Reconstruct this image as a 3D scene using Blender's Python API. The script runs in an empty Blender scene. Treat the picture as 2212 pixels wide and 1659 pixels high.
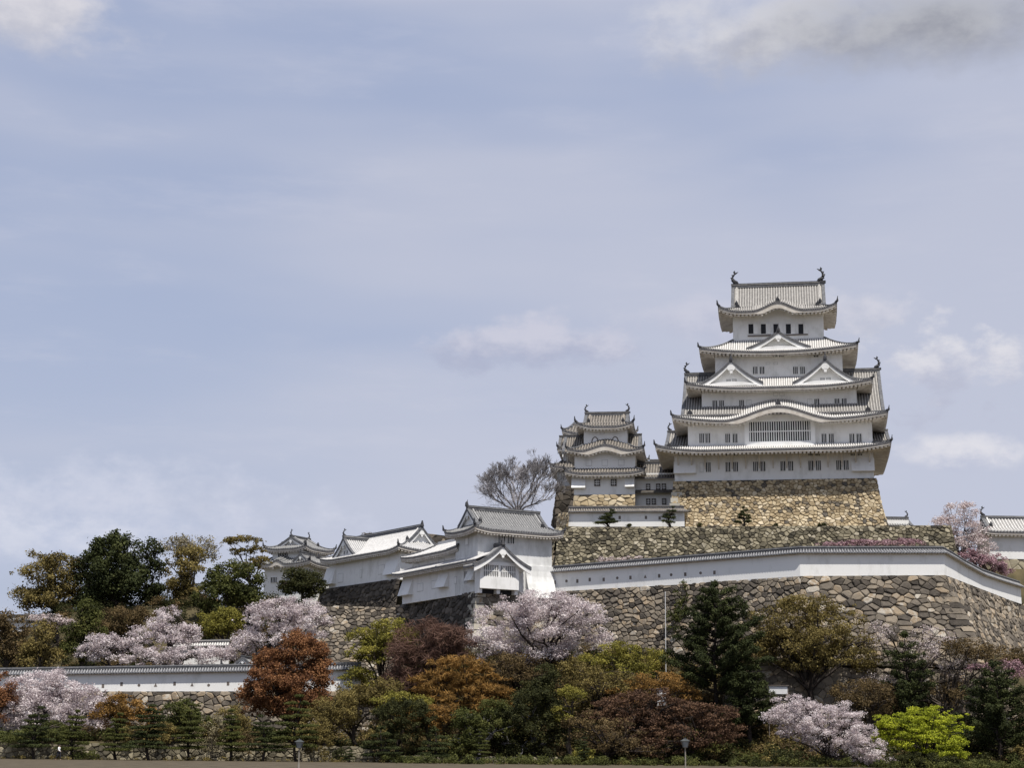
import bpy, math, random
import numpy as np
from mathutils import Vector, Matrix, noise as mnoise

S = bpy.context.scene
C = bpy.context.scene.collection
R = math.radians
PI = math.pi

# ---------------------------------------------------------------- camera, sky, sun, exposure
FPX = 3640.0                      # focal length in pixels of a 2212 x 1659 reading of the photograph
PITCH = math.atan(792.5 / FPX)
CAM = Vector((0, 0, 1.6))
cd = bpy.data.cameras.new('camera')
cam = bpy.data.objects.new('camera', cd); C.objects.link(cam)
ROLL = R(0.55)
cam.location = CAM; cam.rotation_euler = (Matrix.Rotation(PI / 2 + PITCH, 3, 'X') @ Matrix.Rotation(ROLL, 3, 'Z')).to_euler()
cd.sensor_width = 36; cd.lens = 36 * FPX / 2212; cd.clip_end = 12000; cd.clip_start = 0.5
S.camera = cam
S.view_settings.view_transform = 'Standard'; S.view_settings.look = 'None'
S.view_settings.exposure = 0.13; S.view_settings.gamma = 1

SUN_EL, SUN_AZ = R(66), R(26)     # sun behind the camera, a little to its right
sd = bpy.data.lights.new('sun', 'SUN'); so = bpy.data.objects.new('sun', sd); C.objects.link(so)
sd.energy = 5.0; sd.angle = R(0.55); sd.color = (1.0, 0.95, 0.87)
sdir = Vector((math.sin(SUN_AZ) * math.cos(SUN_EL), -math.cos(SUN_AZ) * math.cos(SUN_EL), math.sin(SUN_EL)))
so.rotation_euler = sdir.to_track_quat('Z', 'Y').to_euler(); so.location = (60, -60, 160)

class NT:
    """tiny node helper"""
    def __init__(s, tree): s.t = tree; s.n = tree.nodes; s.l = tree.links
    def node(s, ty, **kw):
        n = s.n.new(ty)
        for k, v in kw.items(): setattr(n, k, v)
        return n
    def put(s, sock, v):
        if isinstance(v, bpy.types.NodeSocket): s.l.new(v, sock)
        else: sock.default_value = v
    def math(s, op, a, b=0.0, c=0.0, clamp=False):
        n = s.node('ShaderNodeMath', operation=op, use_clamp=clamp)
        s.put(n.inputs[0], a); s.put(n.inputs[1], b)
        if len(n.inputs) > 2: s.put(n.inputs[2], c)
        return n.outputs[0]
    def mix(s, f, a, b):
        n = s.node('ShaderNodeMix', data_type='RGBA')
        s.put(n.inputs[0], f); s.put(n.inputs[6], a); s.put(n.inputs[7], b)
        return n.outputs[2]
    def noise(s, vec, scale, detail=4, rough=0.55):
        n = s.node('ShaderNodeTexNoise')
        if vec is not None: s.l.new(vec, n.inputs['Vector'])
        n.inputs['Scale'].default_value = scale; n.inputs['Detail'].default_value = detail
        n.inputs['Roughness'].default_value = rough
        return n.outputs[0]
    def ramp(s, f, stops, interp='LINEAR'):
        n = s.node('ShaderNodeValToRGB'); n.color_ramp.interpolation = interp
        e = n.color_ramp.elements
        while len(e) < len(stops): e.new(0.5)
        for i, (p, c) in enumerate(stops): e[i].position = p; e[i].color = (*c, 1)
        s.l.new(f, n.inputs[0]); return n.outputs[0]
    def smooth(s, v, lo, hi):
        n = s.node('ShaderNodeMapRange', interpolation_type='SMOOTHSTEP')
        s.put(n.inputs[0], v); n.inputs[1].default_value = lo; n.inputs[2].default_value = hi
        return n.outputs[0]

def pix_angles(px, py):
    u, v = px - 1106, 829.5 - py
    u, v = u * math.cos(ROLL) - v * math.sin(ROLL), u * math.sin(ROLL) + v * math.cos(ROLL)
    y = FPX * math.cos(PITCH) - v * math.sin(PITCH); z = FPX * math.sin(PITCH) + v * math.cos(PITCH)
    return math.atan2(u, y), math.atan2(z, math.hypot(u, y))

W = bpy.data.worlds.new('World'); S.world = W; W.use_nodes = True
N = NT(W.node_tree); N.n.clear()
sky = N.node('ShaderNodeTexSky', sky_type='NISHITA', sun_disc=False, sun_elevation=SUN_EL, sun_rotation=PI - SUN_AZ)
sky.air_density = 1.2; sky.dust_density = 2.0; sky.ozone_density = 2.0
tc = N.node('ShaderNodeTexCoord'); sep = N.node('ShaderNodeSeparateXYZ'); N.l.new(tc.outputs['Generated'], sep.inputs[0])
az = N.math('ARCTAN2', sep.outputs[0], sep.outputs[1]); el = N.math('ARCSINE', sep.outputs[2])
comb = N.node('ShaderNodeCombineXYZ'); N.put(comb.inputs[0], az); N.put(comb.inputs[1], N.math('MULTIPLY', el, 1.6))
cvec = comb.outputs[0]
comb2 = N.node('ShaderNodeCombineXYZ'); N.put(comb2.inputs[0], az); N.put(comb2.inputs[1], N.math('MULTIPLY', el, 4.5)); N.put(comb2.inputs[2], 3.7)
big = N.noise(comb2.outputs[0], 2.6, 3, 0.45)
puff = N.noise(cvec, 19, 9, 0.6)
puff2 = N.noise(cvec, 40, 6, 0.6)
K = 10.0                                    # Background strength is 0.1
def kc(r, g, b): return (r * K, g * K, b * K, 1)
veil = N.smooth(N.math('ADD', N.math('MULTIPLY', big, 1.0), N.math('MULTIPLY', N.math('SUBTRACT', az, 0.02), 0.35)), 0.24, 0.62)
haze_lo = N.smooth(el, 0.36, 0.10)
skycol = N.mix(0.8, sky.outputs[0], kc(0.375, 0.43, 0.60))
skycol = N.mix(N.math('MULTIPLY', veil, 0.75), skycol, kc(0.505, 0.525, 0.625))
skycol = N.mix(N.math('MULTIPLY', haze_lo, 0.32), skycol, kc(0.54, 0.57, 0.68))
clear = N.math('MAXIMUM', N.smooth(el, 0.5, 0.9), N.smooth(sep.outputs[1], -0.1, -0.5))   # clear blue overhead and to the south
skycol = N.mix(N.math('MULTIPLY', clear, 0.9), skycol, kc(0.40, 0.45, 0.58))
wisp = N.smooth(N.noise(comb2.outputs[0], 9, 7, 0.62), 0.48, 0.78)
skycol = N.mix(N.math('MULTIPLY', wisp, 0.2), skycol, kc(0.62, 0.62, 0.70))
def cloud(col, px, py, rx, ry, bright, dark, amp=1.5, soft=0.55, op=0.9, shade_off=0.012):
    """a cumulus bank round one direction of the sky, greyer towards its underside"""
    a0, e0 = pix_angles(px, py); ra = rx / FPX; re = ry / FPX
    dx = N.math('DIVIDE', N.math('SUBTRACT', az, a0), ra); dy = N.math('DIVIDE', N.math('SUBTRACT', el, e0), re)
    r2 = N.math('ADD', N.math('MULTIPLY', dx, dx), N.math('MULTIPLY', dy, dy))
    m = N.math('SUBTRACT', 1.15, N.math('SQRT', r2))
    m = N.math('ADD', m, N.math('MULTIPLY', N.math('SUBTRACT', puff, 0.52), amp * 2))
    m = N.math('ADD', m, N.math('MULTIPLY', N.math('SUBTRACT', puff2, 0.5), 0.35))
    f = N.smooth(m, 0.0, soft)
    sh = N.smooth(N.math('ADD', N.math('MULTIPLY', dy, 0.8), N.math('MULTIPLY', N.math('SUBTRACT', puff2, 0.5), 2.5)), -0.7, 0.5)
    c = N.mix(sh, kc(*dark), kc(*bright))
    return N.mix(N.math('MULTIPLY', f, op), col, c)
skycol = cloud(skycol, 60, 20, 240, 100, (0.68, 0.66, 0.69), (0.52, 0.52, 0.58), 0.9, 0.9, 0.85)
skycol = cloud(skycol, 1620, 70, 340, 120, (0.66, 0.655, 0.69), (0.46, 0.47, 0.54), 0.9, 1.1, 0.85)
skycol = cloud(skycol, 2010, 50, 540, 120, (0.42, 0.43, 0.47), (0.29, 0.30, 0.35), 0.5, 1.1, 0.95)
skycol = cloud(skycol, 1190, 745, 370, 55, (0.57, 0.57, 0.66), (0.38, 0.41, 0.54), 1.6, 0.8, 0.8)
skycol = cloud(skycol, 1500, 690, 270, 55, (0.57, 0.57, 0.66), (0.44, 0.46, 0.58), 1.2, 0.8, 0.6)
skycol = cloud(skycol, 2000, 790, 170, 95, (0.70, 0.69, 0.73), (0.44, 0.46, 0.57), 2.2, 0.8, 0.8)
skycol = cloud(skycol, 1870, 680, 120, 60, (0.64, 0.63, 0.69), (0.46, 0.48, 0.58), 2.2, 0.9, 0.6)
skycol = cloud(skycol, 2060, 985, 140, 45, (0.72, 0.71, 0.75), (0.47, 0.50, 0.62), 1.0, 0.8, 0.8)
skycol = cloud(skycol, 250, 1110, 560, 120, (0.68, 0.69, 0.78), (0.45, 0.50, 0.65), 1.6, 0.9, 0.45)
skycol = cloud(skycol, 60, 1180, 260, 80, (0.70, 0.71, 0.79), (0.48, 0.53, 0.68), 1.4, 0.8, 0.5)
bg = N.node('ShaderNodeBackground'); N.l.new(skycol, bg.inputs[0]); bg.inputs[1].default_value = 0.1
wo = N.node('ShaderNodeOutputWorld'); N.l.new(bg.outputs[0], wo.inputs[0])

# ---------------------------------------------------------------- measuring helpers
def ray(px, py):
    u, v = px - 1106, 829.5 - py
    u, v = u * math.cos(ROLL) - v * math.sin(ROLL), u * math.sin(ROLL) + v * math.cos(ROLL)
    return Vector((u, FPX * math.cos(PITCH) - v * math.sin(PITCH), FPX * math.sin(PITCH) + v * math.cos(PITCH)))
def P(px, py, Y):
    d = ray(px, py); return CAM + d * (Y / d.y)
def XX(px, Y, py=1300): return P(px, py, Y).x
def ZZ(py, Y, px=1106): return P(px, py, Y).z
class Frame:
    def __init__(s, o, rot): s.o = Vector(o); s.r = rot; s.i = Matrix.Rotation(-rot, 3, 'Z')
    def L(s, px, py, yo):
        """local (x, z) of a sight line where it crosses the plane local y = yo"""
        d = s.i @ ray(px, py); c = s.i @ (CAM - s.o); t = (yo - c.y) / d.y
        p = c + d * t; return p.x, p.z
    def Lx(s, px, py, xo):
        d = s.i @ ray(px, py); c = s.i @ (CAM - s.o); t = (xo - c.x) / d.x
        p = c + d * t; return p.y, p.z

# ---------------------------------------------------------------- materials
def principled(name, rough=0.85):
    m = bpy.data.materials.new(name); m.use_nodes = True
    n = NT(m.node_tree); b = m.node_tree.nodes['Principled BSDF']; b.inputs['Roughness'].default_value = rough
    b.inputs['Specular IOR Level'].default_value = 0.25
    return m, n, b
def mat_noise(name, c1, c2, scale=1.0, rough=0.85, bump=0.0, detail=6, stops=(0.35, 0.68)):
    m, n, b = principled(name, rough)
    g = n.node('ShaderNodeNewGeometry')
    f = n.noise(g.outputs['Position'], scale, detail, 0.62)
    n.l.new(n.ramp(f, [(stops[0], c1), (stops[1], c2)]), b.inputs['Base Color'])
    if bump:
        f2 = n.noise(g.outputs['Position'], scale * 5, 5, 0.65)
        bn = n.node('ShaderNodeBump'); bn.inputs['Strength'].default_value = bump; bn.inputs['Distance'].default_value = 0.08
        n.l.new(f2, bn.inputs['Height']); n.l.new(bn.outputs[0], b.inputs['Normal'])
    return m
def mat_tint(name, stops, nscale=1.2, namp=0.25, rough=0.9, bump=0.0, trans=0.0):
    """colour picked per face from the 'tint' attribute, broken up by noise"""
    m, n, b = principled(name, rough)
    a = n.node('ShaderNodeAttribute', attribute_name='tint')
    g = n.node('ShaderNodeNewGeometry')
    f = n.noise(g.outputs['Position'], nscale, 5, 0.6)
    v = n.math('ADD', a.outputs['Fac'], n.math('MULTIPLY', n.math('SUBTRACT', f, 0.5), namp * 2))
    col = n.ramp(v, stops)
    n.l.new(col, b.inputs['Base Color'])
    if bump:
        f2 = n.noise(g.outputs['Position'], nscale * 3, 5, 0.65)
        bn = n.node('ShaderNodeBump'); bn.inputs['Strength'].default_value = bump; bn.inputs['Distance'].default_value = 0.1
        n.l.new(f2, bn.inputs['Height']); n.l.new(bn.outputs[0], b.inputs['Normal'])
    if trans:
        t = n.node('ShaderNodeBsdfTranslucent'); n.l.new(col, t.inputs[0])
        mx = n.node('ShaderNodeMixShader'); mx.inputs[0].default_value = trans
        n.l.new(b.outputs[0], mx.inputs[1]); n.l.new(t.outputs[0], mx.inputs[2])
        n.l.new(mx.outputs[0], n.n['Material Output'].inputs[0])
    return m
def plaster(name, c1, c2, streak=0.35):
    """lime plaster with rain streaks and blotches"""
    m, n, b = principled(name, 0.92)
    g = n.node('ShaderNodeNewGeometry')
    mp = n.node('ShaderNodeMapping'); mp.inputs['Scale'].default_value = (1, 1, 0.35); n.l.new(g.outputs['Position'], mp.inputs[0])
    s1 = n.noise(mp.outputs[0], 0.9, 6, 0.65); s2 = n.noise(g.outputs['Position'], 0.35, 5, 0.6)
    v = n.math('ADD', n.math('MULTIPLY', s1, 0.6), n.math('MULTIPLY', s2, 0.4))
    n.l.new(n.ramp(v, [(0.34, c2), (0.34 + streak * 0.5, c1)]), b.inputs['Base Color'])
    return m
M = {}
M['plaster'] = plaster('white_plaster', (0.82, 0.815, 0.80), (0.66, 0.655, 0.63), 0.3)
M['plaster_worn'] = plaster('worn_plaster', (0.78, 0.78, 0.77), (0.50, 0.50, 0.48), 0.5)
M['plaster_dim'] = plaster('grey_plaster', (0.62, 0.61, 0.60), (0.46, 0.44, 0.42), 0.5)
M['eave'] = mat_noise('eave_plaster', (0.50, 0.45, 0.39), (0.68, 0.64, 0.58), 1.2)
M['panel'] = mat_noise('shutter_panel', (0.50, 0.50, 0.50), (0.60, 0.60, 0.59), 1.5)
M['dark'] = mat_noise('dark_interior', (0.012, 0.014, 0.02), (0.03, 0.03, 0.035), 2.0, 0.6)
M['winframe'] = mat_noise('weathered_wood', (0.12, 0.10, 0.09), (0.2, 0.17, 0.15), 2.0)
M['ridge'] = mat_noise('ridge_tile', (0.07, 0.072, 0.08), (0.16, 0.16, 0.165), 2.5, 0.6)
M['orn'] = mat_noise('ornament_tile', (0.025, 0.025, 0.03), (0.06, 0.06, 0.065), 3.0, 0.55)
M['edge'] = mat_noise('eave_tile', (0.10, 0.10, 0.11), (0.2, 0.195, 0.2), 3.0, 0.6)
def tile_set(key, pan1, pan2, rib1, rib2):
    M['pan_' + key] = mat_noise('roof_tile_' + key, pan1, pan2, 1.6, 0.7)
    M['rib_' + key] = mat_noise('tile_row_' + key, rib1, rib2, 2.4, 0.75, detail=8)
tile_set('white', (0.20, 0.195, 0.19), (0.32, 0.31, 0.30), (0.56, 0.54, 0.51), (0.78, 0.76, 0.73))
tile_set('bright', (0.20, 0.20, 0.20), (0.32, 0.32, 0.32), (0.50, 0.49, 0.48), (0.68, 0.67, 0.66))
tile_set('top', (0.11, 0.105, 0.10), (0.20, 0.19, 0.18), (0.30, 0.285, 0.265), (0.50, 0.48, 0.45))
tile_set('aged', (0.06, 0.054, 0.048), (0.13, 0.118, 0.105), (0.18, 0.16, 0.14), (0.36, 0.325, 0.285))
tile_set('grey', (0.085, 0.085, 0.088), (0.15, 0.15, 0.15), (0.22, 0.22, 0.22), (0.34, 0.335, 0.33))
tile_set('wall', (0.05, 0.052, 0.06), (0.11, 0.11, 0.12), (0.20, 0.20, 0.21), (0.36, 0.36, 0.36))
M['stone_keep'] = mat_tint('keep_stone', [(0.0, (0.10, 0.088, 0.075)), (0.10, (0.17, 0.145, 0.11)), (0.2, (0.30, 0.23, 0.14)), (0.5, (0.40, 0.315, 0.195)), (0.8, (0.50, 0.41, 0.27)), (1.0, (0.60, 0.51, 0.37))], 2.0, 0.24, bump=0.6)
M['stone_mid'] = mat_tint('terrace_stone', [(0.0, (0.045, 0.04, 0.03)), (0.25, (0.11, 0.096, 0.066)), (0.55, (0.20, 0.175, 0.12)), (0.85, (0.29, 0.255, 0.18)), (1.0, (0.38, 0.34, 0.26))], 1.6, 0.28, bump=0.6)
M['stone_out'] = mat_tint('rampart_stone', [(0.0, (0.05, 0.043, 0.036)), (0.3, (0.115, 0.098, 0.08)), (0.55, (0.185, 0.158, 0.125)), (0.8, (0.27, 0.225, 0.17)), (0.9, (0.29, 0.22, 0.145)), (1.0, (0.40, 0.365, 0.31))], 1.6, 0.3, bump=0.7)
M['stone_dark'] = mat_tint('shaded_rampart_stone', [(0.0, (0.035, 0.03, 0.025)), (0.5, (0.075, 0.064, 0.053)), (1.0, (0.14, 0.12, 0.10))], 1.0, 0.2, bump=0.4)  # dark brown stone, its colour lowered further to carry the shade on these faces
M['stone_pale'] = mat_tint('pale_block_stone', [(0.0, (0.24, 0.22, 0.18)), (0.5, (0.38, 0.35, 0.29)), (1.0, (0.5, 0.47, 0.4))], 1.0, 0.2, bump=0.3)
M['gap'] = mat_noise('joint_earth', (0.05, 0.042, 0.032), (0.11, 0.092, 0.07), 1.5)
M['bark'] = mat_noise('bark', (0.035, 0.027, 0.02), (0.10, 0.08, 0.065), 3.0, 0.95)
M['bark_dark'] = mat_noise('dark_bark', (0.02, 0.016, 0.014), (0.055, 0.042, 0.036), 3.0, 0.95)
M['bark_grey'] = mat_noise('grey_bark', (0.15, 0.14, 0.145), (0.27, 0.255, 0.26), 3.0, 0.95)
def leafmat(k, a, b, c, trans=0.25):
    M[k] = mat_tint(k + '_foliage', [(0.0, a), (0.5, b), (1.0, c)], 0.5, 0.42, 0.85, trans=trans)
leafmat('cherry', (0.30, 0.24, 0.25), (0.63, 0.555, 0.56), (0.84, 0.785, 0.775), 0.35)
leafmat('cherry_warm', (0.34, 0.26, 0.25), (0.60, 0.51, 0.50), (0.78, 0.71, 0.69), 0.3)
leafmat('magenta', (0.20, 0.11, 0.12), (0.36, 0.22, 0.25), (0.52, 0.38, 0.40))
leafmat('pine', (0.0110, 0.0153, 0.0043), (0.0331, 0.0416, 0.0110), (0.0774, 0.0859, 0.0263), 0.12)
leafmat('evergreen', (0.0137, 0.0156, 0.0049), (0.0400, 0.0439, 0.0137), (0.0869, 0.0839, 0.0264), 0.32)
leafmat('green', (0.0293, 0.0351, 0.0107), (0.0761, 0.0849, 0.0215), (0.1464, 0.1464, 0.0410), 0.32)
leafmat('olive', (0.0705, 0.0560, 0.0187), (0.1793, 0.1401, 0.0466), (0.2955, 0.2334, 0.0809), 0.32)
leafmat('brown', (0.0549, 0.0394, 0.0187), (0.1327, 0.0933, 0.0425), (0.2178, 0.1555, 0.0705), 0.32)
leafmat('rust', (0.0891, 0.0387, 0.0193), (0.2179, 0.0998, 0.0451), (0.3543, 0.1771, 0.0773), 0.32)
leafmat('ochre', (0.0955, 0.0560, 0.0154), (0.2547, 0.1405, 0.0384), (0.3975, 0.2306, 0.0714), 0.32)
leafmat('maroon', (0.075, 0.042, 0.032), (0.155, 0.088, 0.066), (0.24, 0.15, 0.11), 0.3)
leafmat('yellow_olive', (0.0933, 0.0871, 0.0187), (0.2178, 0.1991, 0.0394), (0.3733, 0.3266, 0.0705), 0.32)
leafmat('bronze', (0.035, 0.019, 0.012), (0.10, 0.055, 0.033), (0.17, 0.098, 0.056), 0.25)
leafmat('lime', (0.120, 0.144, 0.014), (0.324, 0.360, 0.026), (0.528, 0.552, 0.048), 0.3)
leafmat('greyolive', (0.105, 0.090, 0.053), (0.210, 0.180, 0.105), (0.330, 0.285, 0.180), 0.2)

# ---------------------------------------------------------------- object helpers
def tag(o, label=None, cat=None, group=None, kind=None):
    if label: o['label'] = label
    if cat: o['category'] = cat
    if group: o['group'] = group
    if kind: o['kind'] = kind
    return o
def empty(name, loc, rz=0.0, label=None, cat=None, group=None):
    o = bpy.data.objects.new(name, None); C.objects.link(o); o.location = loc; o.rotation_euler = (0, 0, rz)
    o.empty_display_size = 0.5
    return tag(o, label, cat, group)
class MB:
    def __init__(s, T=None): s.v = []; s.f = []; s.m = []; s.t = []; s.T = T
    def vert(s, p):
        if s.T: p = s.T(*p)
        s.v.append((p[0], p[1], p[2])); return len(s.v) - 1
    def face(s, ids, m=0, t=0.5): s.f.append(tuple(ids)); s.m.append(m); s.t.append(t)
    def poly(s, pts, m=0, t=0.5): s.face([s.vert(p) for p in pts], m, t)
    def box(s, x0, x1, y0, y1, z0, z1, m=0, t=0.5):
        i = [s.vert(p) for p in ((x0, y0, z0), (x1, y0, z0), (x1, y1, z0), (x0, y1, z0), (x0, y0, z1), (x1, y0, z1), (x1, y1, z1), (x0, y1, z1))]
        for q in ((0, 3, 2, 1), (4, 5, 6, 7), (0, 1, 5, 4), (1, 2, 6, 5), (2, 3, 7, 6), (3, 0, 4, 7)): s.face([i[k] for k in q], m, t)
    def hexa(s, a, b, m=0, t=0.5):
        """solid between two four-sided outlines"""
        i = [s.vert(p) for p in a] + [s.vert(p) for p in b]
        for q in ((0, 3, 2, 1), (4, 5, 6, 7), (0, 1, 5, 4), (1, 2, 6, 5), (2, 3, 7, 6), (3, 0, 4, 7)): s.face([i[k] for k in q], m, t)
    def tube(s, pts, rad, n=5, m=0, t=0.5, cap=True):
        pts = [Vector(p) for p in pts]; rings = []
        for k, p in enumerate(pts):
            d = (pts[min(k + 1, len(pts) - 1)] - pts[max(k - 1, 0)])
            if d.length < 1e-6: d = Vector((0, 0, 1))
            d.normalize(); a = d.orthogonal().normalized() if abs(d.z) > 0.98 else d.cross(Vector((0, 0, 1))).normalized()
            b = d.cross(a); r = rad[k] if isinstance(rad, (list, tuple)) else rad
            rings.append([s.vert(p + a * (r * math.cos(2 * PI * j / n)) + b * (r * math.sin(2 * PI * j / n))) for j in range(n)])
        for k in range(len(rings) - 1):
            for j in range(n): s.face((rings[k][j], rings[k][(j + 1) % n], rings[k + 1][(j + 1) % n], rings[k + 1][j]), m, t)
        if cap: s.face(rings[0][::-1], m, t); s.face(rings[-1], m, t)
    def prism(s, pts2, y0, y1, m=0, t=0.5):
        """outline in (x, z) pushed along y"""
        a = [s.vert((p[0], y0, p[1])) for p in pts2]; b = [s.vert((p[0], y1, p[1])) for p in pts2]
        n = len(pts2); s.face(a, m, t); s.face(b[::-1], m, t)
        for k in range(n): s.face((a[k], a[(k + 1) % n], b[(k + 1) % n], b[k]), m, t)
    def build(s, name, mats, parent=None, tint=False, smooth=False):
        me = bpy.data.meshes.new(name); me.from_pydata(s.v, [], s.f); me.update()
        for m in (mats if isinstance(mats, (list, tuple)) else [mats]): me.materials.append(m)
        me.polygons.foreach_set('material_index', s.m)
        if smooth: me.polygons.foreach_set('use_smooth', [True] * len(s.f))
        if tint:
            a = me.attributes.new('tint', 'FLOAT', 'FACE'); a.data.foreach_set('value', s.t)
        o = bpy.data.objects.new(name, me); C.objects.link(o)
        if parent: o.parent = parent
        return o
def inst(src, parent, loc):
    o = src.copy(); C.objects.link(o); o.parent = parent; o.location = loc; return o

# ---------------------------------------------------------------- roofs
def side_T(side, r):
    x0, x1, y0, y1 = r; cx, cy = (x0 + x1) / 2, (y0 + y1) / 2
    return {'f': lambda x, y, z: (cx + x, y0 + y, z), 'b': lambda x, y, z: (cx - x, y1 - y, z),
            'l': lambda x, y, z: (x0 + y, cy - x, z), 'r': lambda x, y, z: (x1 - y, cy + x, z)}[side]
def bell(x, b):
    s = 0
    for c, w, h in b:
        u = abs(x - c) / w
        if u < 1: s += h * (0.5 + 0.5 * math.cos(PI * u)) ** 0.9 - h * 0.06 * math.sin(PI * u) ** 2
    return s
def slope(mb, L, dep, vmax, zf, rib=0.42, nv=4, rw=0.19, rh=0.13, th=0.2):
    n = max(2, int(round(L / rib))); xs = [-L / 2 + L * k / n for k in range(n + 1)]
    def pt(x, v, dz=0): return (x, v * dep, zf(x, v) + dz)
    for k in range(n):
        a, b = xs[k], xs[k + 1]; va, vb = vmax(a), vmax(b)
        if va <= 0.001 and vb <= 0.001: continue
        for j in range(nv):
            q = [pt(a, va * j / nv), pt(b, vb * j / nv), pt(b, vb * (j + 1) / nv), pt(a, va * (j + 1) / nv)]
            mb.poly(q, 0)
        mb.poly([pt(a, 0, -th), pt(b, 0, -th), pt(b, 0), pt(a, 0)], 2)
    for k in range(n):
        x = (xs[k] + xs[k + 1]) / 2; vm = vmax(x)
        if vm * dep < 0.15: continue
        rows = []
        for j in range(nv + 1):
            v = vm * j / nv; z = zf(x, v); y = v * dep - (0.05 if j == 0 else 0)
            rows.append([mb.vert((x - rw / 2, y, z + 0.004)), mb.vert((x - rw / 4, y, z + rh)), mb.vert((x + rw / 4, y, z + rh)), mb.vert((x + rw / 2, y, z + 0.004))])
        for j in range(nv):
            for i in range(3): mb.face((rows[j][i], rows[j][i + 1], rows[j + 1][i + 1], rows[j + 1][i]), 1)
        mb.face(rows[0][::-1], 2)
def eaves(mb, L, oh, zf, th=0.2, fas=0.2, bumps=(), raft=0.62, rise=0.35, hipd=None):
    """white fascia, soffit and plastered rafter ends under one side of a roof"""
    n = max(8, int(L / 0.6)); xs = [-L / 2 + 0.05 + (L - 0.1) * k / n for k in range(n + 1)]
    def fz(x):
        b = bell(x, bumps); return fas + (0.5 if bumps else 0) * min(1, max(0, b) / 0.4)
    def inx(x): return max(-L / 2 + oh, min(L / 2 - oh, x))
    for k in range(n):
        a, b = xs[k], xs[k + 1]; za, zb = zf(a, 0) - th, zf(b, 0) - th
        mb.poly([(a, 0.08, za - fz(a)), (b, 0.08, zb - fz(b)), (b, 0.08, zb + 0.02), (a, 0.08, za + 0.02)])
        ia, ib = inx(a), inx(b); ba, bb = bell(a, bumps), bell(b, bumps)
        z0 = zf(0, 0) - bell(0, bumps) - th - fas + rise
        mb.poly([(a, 0.08, za - fz(a)), (b, 0.08, zb - fz(b)), (b, 0.28, zb - fz(b)), (a, 0.28, za - fz(a))])
        mb.poly([(a, 0.28, za - fz(a)), (b, 0.28, zb - fz(b)), (b, 0.30, zb - 0.1), (a, 0.30, za - 0.1)])
        mb.poly([(a, 0.30, za - 0.1), (b, 0.30, zb - 0.1), (ib, oh + 0.05, z0 + bb * 0.9), (ia, oh + 0.05, z0 + ba * 0.9)])
    m = int(L / raft)
    for k in range(m + 1):
        x = -L / 2 + 0.25 + (L - 0.5) * k / m; xi = inx(x)
        if abs(xi - x) > 0.01: xi = x + (xi - x) * 0.9
        zo = zf(x, 0) - th - fz(x) + 0.03; zi = zf(0, 0) - bell(0, bumps) - th - fas + rise + bell(x, bumps) * 0.9
        w = raft * 0.29
        mb.hexa([(x - w, 0.16, zo - 0.28), (x + w, 0.16, zo - 0.28), (x + w, 0.16, zo + 0.05), (x - w, 0.16, zo + 0.05)],
                [(xi - w, oh, zi - 0.2), (xi + w, oh, zi - 0.2), (xi + w, oh, zi + 0.03), (xi - w, oh, zi + 0.03)])
def ring_roof(par, key, ro, ri, z0, z1, wall, up=0.9, sag=0.35, rib=0.36, bumps=None, sides='fblr', k=2.2, name='roof', fas=0.3, raft=0.62, tips=True):
    bumps = bumps or {}
    mb = MB(); eb = MB(); X0, X1, Y0, Y1 = ro; x0, x1, y0, y1 = ri
    dx = ((x0 - X0) + (X1 - x1)) / 2; dy = ((y0 - Y0) + (Y1 - y1)) / 2
    for sd_ in sides:
        L, hip, dep = ((X1 - X0), dx, dy) if sd_ in 'fb' else ((Y1 - Y0), dy, dx)
        oh = {'f': wall[2] - Y0, 'b': Y1 - wall[3], 'l': wall[0] - X0, 'r': X1 - wall[1]}[sd_]
        bb = bumps.get(sd_, ()); cl = min(hip * k, L * 0.48)
        def zf(x, v, L=L, cl=cl, bb=bb):
            c = max(0.0, 1 - (L / 2 - abs(x)) / cl) ** 2
            return z0 + (z1 - z0) * (v * (1 - sag) + sag * v * v) + up * c * (1 - v) ** 1.5 + bell(x, bb) * (1 - 0.25 * v)
        def vm(x, L=L, hip=hip): return max(0.0, min(1.0, (L / 2 - abs(x)) / hip))
        mb.T = eb.T = side_T(sd_, ro)
        slope(mb, L, dep, vm, zf, rib)
        eaves(eb, L, oh, zf, bumps=bb, fas=fas, raft=raft)
    mb.T = None
    for (ax, ay, bx, by) in ((X0, Y0, x0, y0), (X1, Y0, x1, y0), (X0, Y1, x0, y1), (X1, Y1, x1, y1)):
        pts = []
        for j in range(7):
            v = j / 6
            c = max(0, 1 - v / k) ** 2
            pts.append((ax + (bx - ax) * v, ay + (by - ay) * v, z0 + (z1 - z0) * (v * (1 - sag) + sag * v * v) + up * c * (1 - v) ** 1.5 + 0.14))
        mb.tube(pts, 0.17, 5, 3)
        if tips:
            p = Vector(pts[0]); d = (p - Vector(pts[1])).normalized()
            mb.tube([p - d * 0.3, p + d * 0.12 + Vector((0, 0, 0.1)), p + d * 0.22 + Vector((0, 0, 0.75))], [0.24, 0.2, 0.07], 5, 4)
    o = mb.build(name, [M['pan_' + key], M['rib_' + key], M['edge'], M['ridge'], M['orn']], par)
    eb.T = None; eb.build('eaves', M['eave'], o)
    return o
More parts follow.
